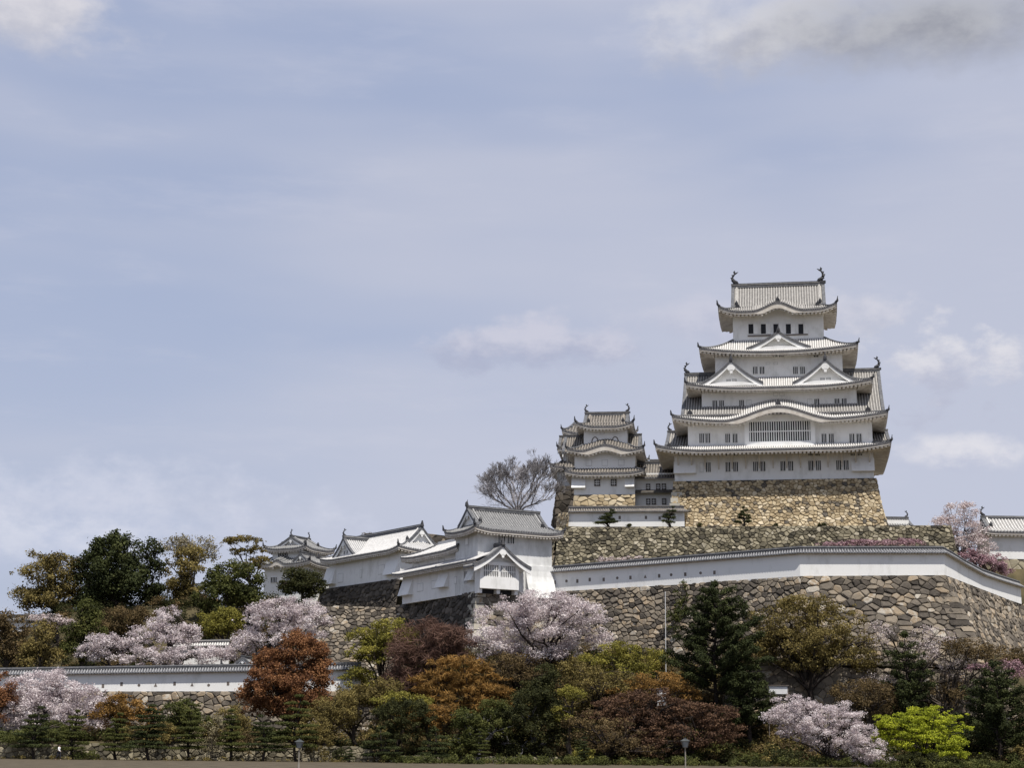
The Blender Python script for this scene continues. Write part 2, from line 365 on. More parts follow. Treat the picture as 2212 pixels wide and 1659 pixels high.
def gable_roof(par, key, T, x0, x1, D, z0, z1, sag=0.3, rib=0.42, ends='lr', inset=0.5, ridge_h=0.5, name='gable_roof', board=0.45,
               wall=True, orn=True, kud=True, under=True, gwin=0, flare=0.0):
    """ridge along local x from x0 to x1, eaves at y = +-D/2; T maps it into the building's frame"""
    mb = MB(T); wb = MB(T); hD = D / 2
    def prof(v): return z0 + (z1 - z0) * (v * (1 - sag) + sag * v * v)
    L = x1 - x0; cx = (x0 + x1) / 2
    for s in (1, -1):
        mb.T = (lambda x, y, z, s=s: T(cx + s * x, s * (-hD + y), z))
        def zf(x, v):
            e = max(0, abs(x) - L / 2 + 1.2) / 1.2
            return prof(v) + flare * e * e * (1 - v)
        slope(mb, L, hD, lambda x: 1.0, zf, rib, 6)
        if under:
            for j in range(6):
                v0, v1 = j / 6, (j + 1) / 6
                wb.T = mb.T
                wb.poly([(-L / 2 + 0.05, v0 * hD + 0.05, prof(v0) - 0.16), (L / 2 - 0.05, v0 * hD + 0.05, prof(v0) - 0.16), (L / 2 - 0.05, v1 * hD, prof(v1) - 0.16), (-L / 2 + 0.05, v1 * hD, prof(v1) - 0.16)])
    mb.T = T; wb.T = T
    mb.box(x0 - 0.02, x1 + 0.02, -0.26, 0.26, z1 - 0.1, z1 + ridge_h * 0.55, 3)
    mb.box(x0 - 0.06, x1 + 0.06, -0.32, 0.32, z1 + ridge_h * 0.55, z1 + ridge_h * 0.62, 1)
    mb.box(x0 - 0.1, x1 + 0.1, -0.2, 0.2, z1 + ridge_h * 0.62, z1 + ridge_h, 3)
    for e in ends:
        xe, d = (x0, 1) if e == 'l' else (x1, -1)
        for s in (1, -1):
            for j in range(8):
                v0, v1 = j / 8, (j + 1) / 8
                ya, yb = s * hD * (1 - v0), s * hD * (1 - v1); za, zb = prof(v0), prof(v1)
                # tile verge (dark) over a white bargeboard
                mb.hexa([(xe - d * 0.06, ya, za - 0.16), (xe + d * 0.3, ya, za - 0.16), (xe + d * 0.45, ya, za + 0.24), (xe - d * 0.06, ya, za + 0.24)],
                        [(xe - d * 0.06, yb, zb - 0.16), (xe + d * 0.3, yb, zb - 0.16), (xe + d * 0.45, yb, zb + 0.24), (xe - d * 0.06, yb, zb + 0.24)], 3)
                bo = board * (0.8 + 0.5 * (1 - v0)); bo1 = board * (0.8 + 0.5 * (1 - v1))
                wb.hexa([(xe + d * 0.04, ya * 0.985, za - 0.17 - bo), (xe + d * 0.2, ya * 0.985, za - 0.17 - bo), (xe + d * 0.2, ya * 0.985, za - 0.17), (xe + d * 0.04, ya * 0.985, za - 0.17)],
                        [(xe + d * 0.04, yb * 0.985, zb - 0.17 - bo1), (xe + d * 0.2, yb * 0.985, zb - 0.17 - bo1), (xe + d * 0.2, yb * 0.985, zb - 0.17), (xe + d * 0.04, yb * 0.985, zb - 0.17)], 0)
            if kud:   # descending ridge a little in from the verge, with its end tile
                xk = xe + d * 0.85
                pts = [(xk, s * hD * (1 - v), prof(v) + 0.16) for v in (0.12, 0.35, 0.6, 0.85, 1)]
                mb.tube(pts, 0.17, 5, 1)
                zz = prof(0.12); mb.tube([(xk, s * hD * 0.885, zz + 0.05), (xk, s * hD * 0.9, zz + 0.45), (xk, s * hD * 0.9, zz + 0.8)], [0.3, 0.26, 0.05], 6, 4)
    o = mb.build(name, [M['pan_' + key], M['rib_' + key], M['edge'], M['ridge'], M['orn']], par)
    if wall:
        for e in ends:
            xe, d = (x0, 1) if e == 'l' else (x1, -1); xw = xe + d * inset
            top = [(s * hD * 0.93 * (1 - v), prof(v) - 0.17) for s, vs in ((-1, (0.0, 0.25, 0.5, 0.75)), (1, (1.0, 0.75, 0.5, 0.25, 0.0))) for v in vs]
            pts = [(-hD * 0.93, z0 - 0.3)] + top + [(hD * 0.93, z0 - 0.3)]
            wb.T = (lambda x, y, z: T(y, x, z))
            wb.prism(pts, xw, xw + d * 0.3, 0)
            # pendant ornament under the apex
            if orn:
                g = (z1 - z0) * 0.16; zc = z1 - 0.5 - g
                wb.prism([(g * 1.1 * math.cos(a), zc + g * math.sin(a) * 0.9) for a in [R(30 * q) for q in range(12)]], xe + d * 0.0, xe + d * 0.12, 0)
                wb.prism([(-g * .35, zc - g * 1.5), (g * .35, zc - g * 1.5), (g * .5, zc - g * .5), (-g * .5, zc - g * .5)], xe + d * 0.0, xe + d * 0.12, 0)
            if gwin:
                for sx in (-1, 1):
                    c = sx * gwin * 0.85
                    wb.prism([(c - gwin * .55, z0 + gwin * .7), (c + gwin * .55, z0 + gwin * .7), (c + gwin * .55, z0 + gwin * 1.8), (c - gwin * .55, z0 + gwin * 1.8)], xw - d * 0.02, xw - d * 0.05, 1)
                    for q in (-.28, 0, .28):
                        wb.prism([(c + gwin * (q - .08), z0 + gwin * .7), (c + gwin * (q + .08), z0 + gwin * .7), (c + gwin * (q + .08), z0 + gwin * 1.8), (c + gwin * (q - .08), z0 + gwin * 1.8)], xw - d * 0.05, xw - d * 0.1, 0)
    wb.build('gable_wall' if wall else 'bargeboard', [M['plaster'], M['dark']], o)
    return o
def T_id(cx, cy): return lambda x, y, z: (cx + x, cy + y, z)
def T_front(cx, yf): return lambda x, y, z: (cx - y, yf + x, z)       # gable facing the front (local -y)
def T_left(xf, cy): return lambda x, y, z: (xf + x, cy + y, z)

def fish(par, x, y, z, h, face, ax='x'):
    """roof-end fish with its tail in the air; face = +-1 side its head looks to"""
    mb = MB(); s = h; f = face
    def q(a, b): return (x + a * f, y, z + b) if ax == 'x' else (x, y + a * f, z + b)
    pts = [q(0.26 * s, 0.0), q(0.16 * s, 0.12 * s), q(-0.02 * s, 0.22 * s), q(-0.14 * s, 0.42 * s), q(-0.10 * s, 0.64 * s), q(0.02 * s, 0.80 * s), q(0.10 * s, 0.92 * s)]
    mb.tube(pts, [0.10 * s, 0.155 * s, 0.155 * s, 0.12 * s, 0.085 * s, 0.055 * s, 0.03 * s], 7)
    def fin(a, w=0.03):
        if ax == 'x': mb.prism([(x + p[0] * s * f, z + p[1] * s) for p in a], y - w * s, y + w * s)
        else:
            T0 = mb.T; mb.T = lambda u, v, ww: (v, u, ww); mb.prism([(y + p[0] * s * f, z + p[1] * s) for p in a], x - w * s, x + w * s); mb.T = T0
    fin([(0.0, 0.76), (0.14, 0.80), (0.32, 0.98), (0.14, 0.93)]); fin([(0.0, 0.78), (0.10, 0.82), (0.06, 1.10), (-0.08, 0.98)])
    fin([(-0.14, 0.36), (-0.30, 0.52), (-0.14, 0.60)]); fin([(-0.10, 0.60), (-0.22, 0.74), (-0.04, 0.78)]); fin([(-0.05, 0.1), (-0.24, 0.26), (-0.12, 0.34)])
    mb.box(*( (x - 0.12 * s, x + 0.3 * s, y - 0.14 * s, y + 0.14 * s, z - 0.12 * s, z + 0.05 * s)))
    return mb.build('roof_ornament', M['orn'], par, smooth=False)

# ---------------------------------------------------------------- windows
WIN = {}
def window(par, x, z, w, h, yf, bars=3, kind='bars', T='f'):
    """local origin at the window centre on the wall plane; bars is a sub-part"""
    key = (round(w, 2), round(h, 2), bars, kind, T)
    def mk(fn):
        return {'f': lambda a, b, c: (a, b, c), 'l': lambda a, b, c: (b, -a, c)}[T]
    if key not in WIN:
        mb = MB(mk(0)); fr = 0.07
        if kind == 'blind':
            mb.box(-w / 2, w / 2, -0.05, 0.02, -h / 2, h / 2, 2); mb.box(-w / 2 + fr, w / 2 - fr, -0.055, -0.045, -h / 2 + fr, h / 2 - fr, 1)
        elif kind == 'bell':
            pts = [(-w * .5, -h / 2), (-w * .46, -h * .1), (-w * .36, h * .22), (-w * .2, h * .4), (0, h * .5), (w * .2, h * .4), (w * .36, h * .22), (w * .46, -h * .1), (w * .5, -h / 2)]
            mb.prism(pts, -0.1, 0.02, 3)
            mb.prism([(p[0] * .68, (p[1] + h / 2) * .78 - h / 2 + .08) for p in pts], -0.13, -0.08, 1)
        else:
            fr = 0.04 if kind == 'bars' else fr
            mb.box(-w / 2 + fr, w / 2 - fr, -0.02, 0.02, -h / 2 + fr, h / 2 - fr, 0)
            for b in ((-w / 2, -w / 2 + fr, -h / 2, h / 2), (w / 2 - fr, w / 2, -h / 2, h / 2), (-w / 2 + fr, w / 2 - fr, h / 2 - fr, h / 2), (-w / 2 + fr, w / 2 - fr, -h / 2, -h / 2 + fr)):
                mb.box(b[0], b[1], -0.14, 0.02, b[2], b[3], 3 if kind == 'grid' else 1)
        me = mb.build('window', [M['dark'], M['plaster'], M['panel'], M['winframe']]); bm_ = None
        if kind in ('bars', 'grid', 'shutter'):
            bb = MB(mk(0))
            if kind == 'shutter': bb.box(0.02, w / 2 - fr - .01, -0.12, -0.03, -h / 2 + fr, h / 2 - fr, 0)
            else:
                for k in range(bars):
                    c = -w / 2 + fr + (w - 2 * fr) * (k + 1) / (bars + 1); bb.box(c - 0.045, c + 0.045, -0.1, -0.03, -h / 2 + fr, h / 2 - fr, 0)
                if kind == 'grid':
                    for k in range(2):
                        c = -h / 2 + h * (k + 1) / 3; bb.box(-w / 2 + fr, w / 2 - fr, -0.12, -0.1, c - 0.05, c + 0.05, 0)
            bm_ = bb.build('shutter' if kind == 'shutter' else 'window_bars', M['plaster'])
            if kind != 'shutter' and bars == 0: pass
        WIN[key] = (me, bm_); first = True
    else: first = False
    me, bm_ = WIN[key]
    loc = (x, yf, z) if T == 'f' else (yf, x, z)
    if first: o = me; o.parent = par; o.location = loc; o['_b'] = 1
    else: o = inst(me, par, loc)
    if '_b' in o: del o['_b']
    if bm_:
        if first: bm_.parent = o
        else: inst(bm_, o, (0, 0, 0))
    return o

# ---------------------------------------------------------------- stone walls
def clip_poly(poly, px, py, nx, ny):
    out = []; n = len(poly)
    for i in range(n):
        a, b = poly[i], poly[(i + 1) % n]
        da = (a[0] - px) * nx + (a[1] - py) * ny; db = (b[0] - px) * nx + (b[1] - py) * ny
        if da <= 0: out.append(a)
        if (da < 0 < db) or (db < 0 < da):
            t = da / (da - db); out.append((a[0] + (b[0] - a[0]) * t, a[1] + (b[1] - a[1]) * t))
    return out
def stones(mb, fn, Wd, Hd, cw, ch, rng, jit=0.42, gap=0.028, bulge=0.1, relief=0.06, lo=0.0, hi=1.0):
    """irregular stones on the patch fn(s, t) -> (point, normal); s in 0..Wd, t in 0..Hd"""
    nx, ny = max(1, int(Wd / cw)), max(1, int(Hd / ch)); cw, ch = Wd / nx, Hd / ny; pts = {}
    for j in range(-2, ny + 2):
        for i in range(-2, nx + 2):
            pts[i, j] = ((i + 0.5 + (0.5 if j % 2 else 0) - .25 + rng.uniform(-jit, jit)) * cw, (j + 0.5 + rng.uniform(-jit, jit) * 0.85) * ch)
    for q in list(pts):
        if rng.random() < .16: del pts[q]
    for j in range(ny):
        for i in range(-1, nx + 1):
            if (i, j) not in pts: continue
            p = pts[i, j]; poly = [(0, 0), (Wd, 0), (Wd, Hd), (0, Hd)]
            for dj in (-2, -1, 0, 1, 2):
                for di in (-2, -1, 0, 1, 2):
                    q = pts.get((i + di, j + dj))
                    if (di or dj) and q:
                        dx, dy = (q[0] - p[0]), (q[1] - p[1]) * (cw / ch) ** 1.0
                        poly = clip_poly(poly, (p[0] + q[0]) / 2, (p[1] + q[1]) / 2, dx, dy)
                        if len(poly) < 3: break
                if len(poly) < 3: break
            if len(poly) < 3: continue
            cut = []
            for k in range(len(poly)):
                a, b = poly[k], poly[(k + 1) % len(poly)]; f1 = rng.uniform(.06, .22)
                cut += [(a[0] + (b[0] - a[0]) * f1, a[1] + (b[1] - a[1]) * f1), (a[0] + (b[0] - a[0]) * (1 - f1), a[1] + (b[1] - a[1]) * (1 - f1))]
            poly = cut
            cx = sum(a[0] for a in poly) / len(poly); cy = sum(a[1] for a in poly) / len(poly)
            size = math.sqrt(abs(sum(poly[k][0] * poly[(k + 1) % len(poly)][1] - poly[(k + 1) % len(poly)][0] * poly[k][1] for k in range(len(poly)))) / 2)
            if size < 0.12: continue
            g = min(0.35, gap / size * 1.6); tint = rng.random() * (hi - lo) + lo
            hgt = rng.uniform(0.3, 1) * relief + bulge * min(1, size / cw); tx, ty = rng.uniform(-.14, .14), rng.uniform(-.2, .12)
            rings = []
            for (sc, dz) in ((1 - g * 0.5, -0.06), (1 - g, hgt * 0.55), (0.68, hgt)):
                ring = []
                for a in poly:
                    u, v = cx + (a[0] - cx) * sc, cy + (a[1] - cy) * sc
                    pos, nor = fn(u, v); d = dz + ((a[0] - cx) * tx + (a[1] - cy) * ty) * (1 if dz > 0 else 0)
                    ring.append(mb.vert(pos + nor * d))
                rings.append(ring)
            n = len(poly)
            for k in range(2):
                for q in range(n): mb.face((rings[k][q], rings[k][(q + 1) % n], rings[k + 1][(q + 1) % n], rings[k + 1][q]), 0, tint)
            mb.face(rings[2], 0, tint + rng.uniform(-.03, .03))
def wall_fn(A, B, zt0, zt1, zb0, zb1, batter, curve=0.35):
    """wall whose top edge runs A -> B (plan), battered outward to the right of A->B's left normal"""
    A, B = Vector((A[0], A[1], 0)), Vector((B[0], B[1], 0)); d = (B - A); Wd = d.length; d.normalize()
    out = Vector((d.y, -d.x, 0))          # outward: right-hand side of the direction A -> B
    def f(s, t, Hd):
        u = s / Wd; k = 1 - t / Hd        # k = 0 at the top
        zt = zt0 + (zt1 - zt0) * u; zb = zb0 + (zb1 - zb0) * u
        H = zt - zb; off = batter * H * (k * (1 - curve) + curve * k * k)
        p = A + d * s + out * off; p.z = zb + H * (1 - k)
        nn = (out + Vector((0, 0, batter * (1 - curve + 2 * curve * k)))).normalized()
        return p, nn
    return f, Wd, d, out
def stone_wall(mb, A, B, zt0, zt1, zb0, zb1, batter, cw, ch, rng, cap=2.5, e0=0, e1=0, **kw):
    """e0/e1 widen the wall downwards at its ends by that share of the batter (for meeting at a corner)"""
    f, Wd, d, out = wall_fn(A, B, zt0, zt1, zb0, zb1, batter, kw.pop('curve', 0.35))
    Hd = max(zt0 - zb0, zt1 - zb1)
    def fn(s, t):
        p, n = f(s, t, Hd); off = (p - Vector((A[0], A[1], 0)) - d * s); o = off.x * out.x + off.y * out.y
        u = s / Wd; return p + d * (-e0 * o * (1 - u) + e1 * o * u), n
    for j in range(10):                     # dark backing sheet
        for i in range(12):
            q = [fn(Wd * a / 12, Hd * b / 10) for a, b in ((i, j), (i + 1, j), (i + 1, j + 1), (i, j + 1))]
            mb.poly([p - n * 0.045 for p, n in q], 1)
    stones(mb, fn, Wd, Hd, cw, ch, rng, **kw)
    if cap:
        a, b = fn(0, Hd)[0], fn(Wd, Hd)[0]; back = -out * cap
        mb.poly([a + out * .02, b + out * .02, b + back, a + back], 1, 0.5)
def quoins(mb, P0, P1, d1, d2, n, rng, long=2.0, short=1.1, w=0.5, m=2):
    """alternating corner blocks from the top P0 to the bottom P1; d1, d2 run along the two faces"""
    P0, P1, d1, d2 = Vector(P0), Vector(P1), Vector(d1).normalized(), Vector(d2).normalized()
    o = -(d1 + d2).normalized() * 0.06
    for k in range(n):
        a = P0.lerp(P1, k / n) + o; a = a + o * rng.uniform(-2, 3); b = P0.lerp(P1, (k + rng.uniform(.86, .95)) / n) + o * rng.uniform(-1, 3)
        l1, l2 = (long, short) if k % 2 else (short, long)
        l1 *= rng.uniform(.85, 1.15); l2 *= rng.uniform(.85, 1.15); t = rng.random()
        mb.hexa([b, b + d1 * l1, b + d1 * l1 + d2 * l2, b + d2 * l2], [a, a + d1 * l1, a + d1 * l1 + d2 * l2, a + d2 * l2], m, t)

# ================================================================ THE SETTING: ground
def sm(x, a, b):
    t = min(1.0, max(0.0, (x - a) / (b - a))); return t * t * (3 - 2 * t)
def lin(x, pts):
    if x <= pts[0][0]: return pts[0][1]
    for (a, b), (c, d) in zip(pts, pts[1:]):
        if x <= c: return b + (d - b) * (x - a) / (c - a)
    return pts[-1][1]
_c = [P(1031, 1277, 232), P(1196, 1279, 238), P(1730, 1245, 221), P(2042, 1243, 221), P(2200, 1304, 250)]
C1, C2, C3, C4, C5 = [(q.x, q.y) for q in _c]; K1, K2, K3, K4, K5 = [q.z for q in _c]
LINE_K = [(C1[0], K1), (C2[0], K2), (C3[0], K3), (C4[0], K4), (C5[0], K5), (110, K5)]
LINE_D = [(-40, 300), (-18.2, 259), C1, C2, C3, C4, C5, (110, 262)]
LINE_E = [(-60, 300), (-30.4, 281), (-17.1, 262), (-15, 262)]
def hgt(x, y):
    h = 0.0
    h = max(h, 2.2 * sm(y, 204.2, 205.2) * (1 - sm(x, -24, -18)))
    h = max(h, 9.6 * sm(y, 225.6, 226.6) * (1 - sm(x, -20, -16)) + (13.5 * sm(y, 247, 264) * (1 - sm(x, -16, -12)) * (0.45 + 0.55 * sm(x, -88, -62)) if y > 247 else 0))
    h = max(h, 13.5 * sm(y, 205.5, 231) * sm(x, -22, -10))
    h = max(h, 22.3 * sm(y, 253, 254.2) * sm(x, -31, -29) * (1 - sm(x, 0, 2)))
    if x > -19: h = max(h, (lin(x, LINE_K) - .3) * sm(y - lin(x, LINE_D), 0.8, 1.8))
    if x < -14: h = max(h, 27.3 * sm(y - lin(x, LINE_E), 1.2, 2.5) * sm(x, -36, -32))
    h = max(h, (12.2 + 2.2 * sm(y, 218, 222)) * sm(y, 217.2, 218) * sm(x, 26, 28))
    h = max(h, (34.2 + 1.2 * sm(y, 253, 258)) * sm(y, 250.8, 251.8) * sm(x, 6.5, 8) * (1 - sm(x, 64, 68)))
    h = max(h, 29.6 * sm(y, 258, 260) * sm(x, 60, 62))
    h = max(h, 36.5 * sm(y, 290.8, 293) * sm(x, -26, -22) * (1 - sm(x, 8, 14)))
    h = max(h, 33.0 * sm(y, 262, 270) * sm(x, 3, 8) * (1 - sm(x, 64, 68)))
    h *= 1 - sm(y, 335, 430) * 0.9; h *= 1 - sm(abs(x), 120, 190)
    n = mnoise.noise(Vector((x * .11, y * .11, 0))) * 0.35 + mnoise.noise(Vector((x * .4, y * .4, 3))) * 0.12
    return h + n * min(1, h / 3 + 0.15) * (0.7 if h > 3 else 0.4)
def axis(fine, lo, hi, outer): 
    a = list(np.arange(lo, hi + .01, fine)); return sorted(set([-o for o in outer if -o < lo] + a + [o for o in outer if o > hi]))
xs = axis(1.0, -112, 118, [130, 150, 180, 230, 320, 500, 900, 2000, 5000])
ys = sorted(set([-5000, -1500, -400, -100, 0, 60, 110, 150, 180, 190] + list(np.arange(196, 342, 1.0)) + [350, 365, 380, 400, 430, 500, 700, 1200, 2500, 6000]))
g = MB(); idx = {}
for j, y in enumerate(ys):
    for i, x in enumerate(xs): idx[i, j] = g.vert((x, y, hgt(x, y)))
for j in range(len(ys) - 1):
    for i in range(len(xs) - 1): g.face((idx[i, j], idx[i + 1, j], idx[i + 1, j + 1], idx[i, j + 1]))
M['ground'] = mat_noise('ground_earth', (0.035, 0.032, 0.016), (0.11, 0.088, 0.046), 0.35, 0.95, bump=0.5, detail=9)
tag(g.build('ground', M['ground'], smooth=True), kind='structure')
lawn = MB()
for i in range(60):
    x0 = -90 + 3 * i
    lawn.poly([(x0, 12, .08), (x0 + 3, 12, .08), (x0 + 3, 203.5, .08), (x0, 203.5, .08)])
M['path'] = mat_noise('garden_path', (0.05, 0.04, 0.025), (0.11, 0.086, 0.055), 0.6, 0.95, bump=0.3)
tag(lawn.build('path', M['path']), kind='structure')

# ---------------------------------------------------------------- stone ramparts
rng = random.Random(7)
SM = lambda k: [M[k], M['gap'], M['stone_pale']]
def stone_thing(name, label, build, key, group=None):
    mb = MB(); build(mb); o = mb.build(name, SM(key), tint=True)
    return tag(o, label, 'stone wall', group)
def b_outer(mb):
    stone_wall(mb, C1, C2, K1, K2, 12, 12, .22, 1.15, .8, rng)
    stone_wall(mb, C2, C3, K2, K3, 12, 12, .22, .85, .52, rng, e1=.5, bulge=.1, relief=.17, jit=.49)
    stone_wall(mb, C3, C4, K3, K4, 12.5, 12.5, .32, 1.1, .58, rng, bulge=.11, relief=.19, jit=.49, e0=.5, e1=1.05)
    stone_wall(mb, C4, C5, K4, K5, 14, 14, .32, 1.0, .7, rng, e0=.42)
    f, Wd, d, out = wall_fn(C3, C4, K3, K4, 12.5, 12.5, .32)
    d2 = (Vector((*C5, 0)) - Vector((*C4, 0))).normalized()
    bot = f(Wd, 0, 11.9)[0] + d * (.32 * 11.9 * 1.05)
    quoins(mb, (C4[0], C4[1], K4 - .6), bot, -d, d2, 15, rng, 2.0, 1.2, m=0)
    stone_wall(mb, C5, (112, 262), K5, K5, 14, 14, .3, 1.2, .8, rng)
stone_thing('rampart', 'long grey-brown rubble rampart carrying the white wall below the main keep', b_outer, 'stone_out')
def b_wing(mb):
    stone_wall(mb, (-18.4, 259.4), C1, K1, K1, 13, 13, .2, .95, .6, rng, e1=.0, relief=.16)
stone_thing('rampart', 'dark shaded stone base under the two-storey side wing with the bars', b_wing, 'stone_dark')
def b_corner(mb):
    quoins(mb, (C1[0] - .1, C1[1] - .1, K1), (C1[0] - .6, C1[1] - 2.6, 13), (.868, .496, 0), (-.44, .9, 0), 11, rng, 2.6, 1.5)
stone_thing('corner_stones', 'pale squared corner blocks stacked under the barred gable bay', b_corner, 'stone_pale')
def b_wing2(mb):
    stone_wall(mb, (-31.5, 282.2), (-17.1, 262), 27.6, 27.6, 18, 18, .2, 1.0, .6, rng, relief=.16)
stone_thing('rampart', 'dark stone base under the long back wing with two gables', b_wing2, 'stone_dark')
def b_w3(mb):
    stone_wall(mb, (-30.5, 252), (-5.5, 252), 22.5, 22.0, 9, 9, .4, .72, .46, rng, e0=.5, jit=.48, relief=.14)
stone_thing('rampart', 'brown sunlit rubble slope below the dark stone bases of the wings', b_w3, 'stone_out')
def b_terr(mb):
    stone_wall(mb, (7.0, 251), (66, 251), ZZ(1139, 251, 1206), ZZ(1135, 251, 2030), 22.5, 22.5,   .3, .66, .46, rng, bulge=.09, relief=.13, jit=.48, e0=.3, e1=.5)
    stone_wall(mb, (2, 285), (7.0, 251), 35.6, ZZ(1139, 251, 1206), 23, 23, .25, 1.3, .9, rng, e1=.3)
stone_thing('rampart', 'olive-tan terrace wall of round stones just under the keep', b_terr, 'stone_mid')
def b_w4(mb):
    stone_wall(mb, (-27, 291), (-19, 291), 35.5, 38.6, 28, 28, .15, 1.5, .9, rng)
    stone_wall(mb, (-19, 291), (-8, 291), 38.8, 37.5, 28, 28, .15, 1.5, .9, rng)
    stone_wall(mb, (-8, 291), (12, 291), 37.6, 39.0, 28, 28, .15, 1.5, .9, rng)
stone_thing('rampart', 'brown stone outcrop rising behind the white roofs of the wings', b_w4, 'stone_out')
def b_low(mb):
    stone_wall(mb, (27, 217), (64, 217), 12.4, 12.2, 2, 2, .22, 1.1, .62, rng, lo=.35)
stone_thing('rampart', 'low pale stone wall behind the blossom and lime-green trees', b_low, 'stone_out')
def b_lefthei(mb):
    stone_wall(mb, (-90, 225), (-12, 225), ZZ(1496, 225, -300), ZZ(1494, 225, 915), 0, 0, .2, 1.0, .62, rng, bulge=.15, relief=.14, jit=.48)
stone_thing('rampart', 'stone base of the lower white wall on the left', b_lefthei, 'stone_out')
def b_garden(mb):
    stone_wall(mb, (-76, 204), (-14, 204), 2.0, 1.9, 0, 0, .1, .75, .42, rng, hi=.8)
    stone_wall(mb, (-14, 203), (6, 203), .9, .9, 0, 0, .1, 1.2, .4, rng, lo=.3)
stone_thing('garden_wall', 'knee-high stone retaining wall behind the clipped garden pines', b_garden, 'stone_mid')

# ---------------------------------------------------------------- roofed white walls
def hei(label, pts, roofkey='wall', thick=.6, loops=(), cat='white wall', over=.85, rh=.78, spacing=.36, name='plastered_wall', group=None):
    o = pts[0]; e = empty(name, (o[0], o[1], o[2]), 0, label, cat, group)
    T = lambda x, y, z: (x - o[0], y - o[1], z - o[2])
    V = [Vector((p[0], p[1])) for p in pts]; nr = []
    for k in range(len(V)):
        ds = []
        if k: ds.append((V[k] - V[k - 1]).normalized())
        if k < len(V) - 1: ds.append((V[k + 1] - V[k]).normalized())
        ns = [Vector((d.y, -d.x)) for d in ds]; n = sum(ns, Vector((0, 0))).normalized(); nr.append(n / max(.3, n.dot(ns[0])))
    wb = MB(T); rb = MB(T); ev = MB(T)
    def sec(k, off, z): q = V[k] + nr[k] * off; return (q.x, q.y, z)
    for k in range(len(V) - 1):
        (_, _, b0, t0), (_, _, b1, t1) = pts[k], pts[k + 1]; h = thick / 2
        wb.hexa([sec(k, h, b0 - .15), sec(k, -h, b0 - .15), sec(k, -h, t0 - rh), sec(k, h, t0 - rh)], [sec(k + 1, h, b1 - .15), sec(k + 1, -h, b1 - .15), sec(k + 1, -h, t1 - rh), sec(k + 1, h, t1 - rh)])
        ev.hexa([sec(k, h + .2, t0 - rh - .2), sec(k, -h - .2, t0 - rh - .2), sec(k, -h - .2, t0 - rh + .05), sec(k, h + .2, t0 - rh + .05)], [sec(k + 1, h + .2, t1 - rh - .2), sec(k + 1, -h - .2, t1 - rh - .2), sec(k + 1, -h - .2, t1 - rh + .05), sec(k + 1, h + .2, t1 - rh + .05)])
        for s in (1, -1):
            a0, a1 = sec(k, s * over, t0 - rh), sec(k + 1, s * over, t1 - rh); c0, c1 = sec(k, 0, t0 - .2), sec(k + 1, 0, t1 - .2)
            lo0, lo1 = (a0[0], a0[1], a0[2] - .13), (a1[0], a1[1], a1[2] - .13)
            rb.poly([a0, a1, c1, c0], 0); rb.poly([lo0, lo1, a1, a0], 2)
            ev.poly([lo0, lo1, sec(k + 1, s * h, t1 - rh - .05), sec(k, s * h, t0 - rh - .05)])
            L = (V[k + 1] - V[k]).length; n = max(1, int(L / spacing)); d = Vector(((V[k + 1] - V[k]).x, (V[k + 1] - V[k]).y, 0)).normalized()
            for i in range(n):
                u = (i + .5) / n; a = Vector(a0).lerp(Vector(a1), u); c = Vector(c0).lerp(Vector(c1), u); w = d * .085; up = Vector((0, 0, .1))
                a2 = a + (a - c).normalized() * .06
                q = [[rb.vert(p - w), rb.vert(p - w * .5 + up), rb.vert(p + w * .5 + up), rb.vert(p + w)] for p in (a2, c)]
                for m in range(3): rb.face((q[0][m], q[0][m + 1], q[1][m + 1], q[1][m]), 1)
                rb.face(q[0][::-1], 2)
        for (w, za, zb, m) in ((.24, -.28, -.02, 3), (.3, -.02, .04, 1), (.16, .04, .16, 3)):
            rb.hexa([sec(k, w, t0 + za), sec(k, -w, t0 + za), sec(k, -w, t0 + zb), sec(k, w, t0 + zb)], [sec(k + 1, w, t1 + za), sec(k + 1, -w, t1 + za), sec(k + 1, -w, t1 + zb), sec(k + 1, w, t1 + zb)], m)
    wb.build('wall', M['plaster'], e); r = rb.build('roof', [M['pan_' + roofkey], M['rib_' + roofkey], M['edge'], M['ridge'], M['orn']], e); ev.build('eaves', M['eave'], r)
    for (k, u, dz, shape) in loops:
        p = V[k].lerp(V[k + 1], u); d = (V[k + 1] - V[k]).normalized(); n = Vector((d.y, -d.x)) * (thick / 2)
        zb = pts[k][2] + (pts[k + 1][2] - pts[k][2]) * u + dz; w = .17
        out2 = {'r': [(-w, 0), (w, 0), (w, .5), (-w, .5)], 't': [(-w * 1.3, 0), (w * 1.3, 0), (0, .5)], 'c': [(w * 1.2 * math.cos(R(45 * q)), .25 + w * 1.2 * math.sin(R(45 * q))) for q in range(8)]}[shape]
        lb = MB(T); f = [lb.vert((p.x + n.x * 1.02 + d.x * a, p.y + n.y * 1.02 + d.y * a, zb + b)) for a, b in out2]
        f2 = [lb.vert((p.x + n.x * .7 + d.x * a, p.y + n.y * .7 + d.y * a, zb + b)) for a, b in out2]
        lb.face(f); lb.face(f2[::-1])
        for q in range(len(f)): lb.face((f[q], f[(q + 1) % len(f)], f2[(q + 1) % len(f)], f2[q]))
        lb.build('loophole', M['winframe'], e)
    return e
zA, zB = ZZ(1225, 238, 1195), ZZ(1182, 221, 1730)
lp = [(0, (XX(p, 229.5) - C2[0]) / (C3[0] - C2[0]), dz, s) for p, dz, s in ((1222, .9, 'r'), (1247, 1.0, 'c'), (1270, .9, 'r'), (1296, 1., 'r'), (1325, .9, 'r'), (1353, 1., 'c'), (1380, .95, 'r'), (1410, 1., 't'), (1438, .95, 'r'), (1462, 1., 'c'), (1490, .95, 'r'), (1520, 1., 'c'), (1547, .95, 'r'))]
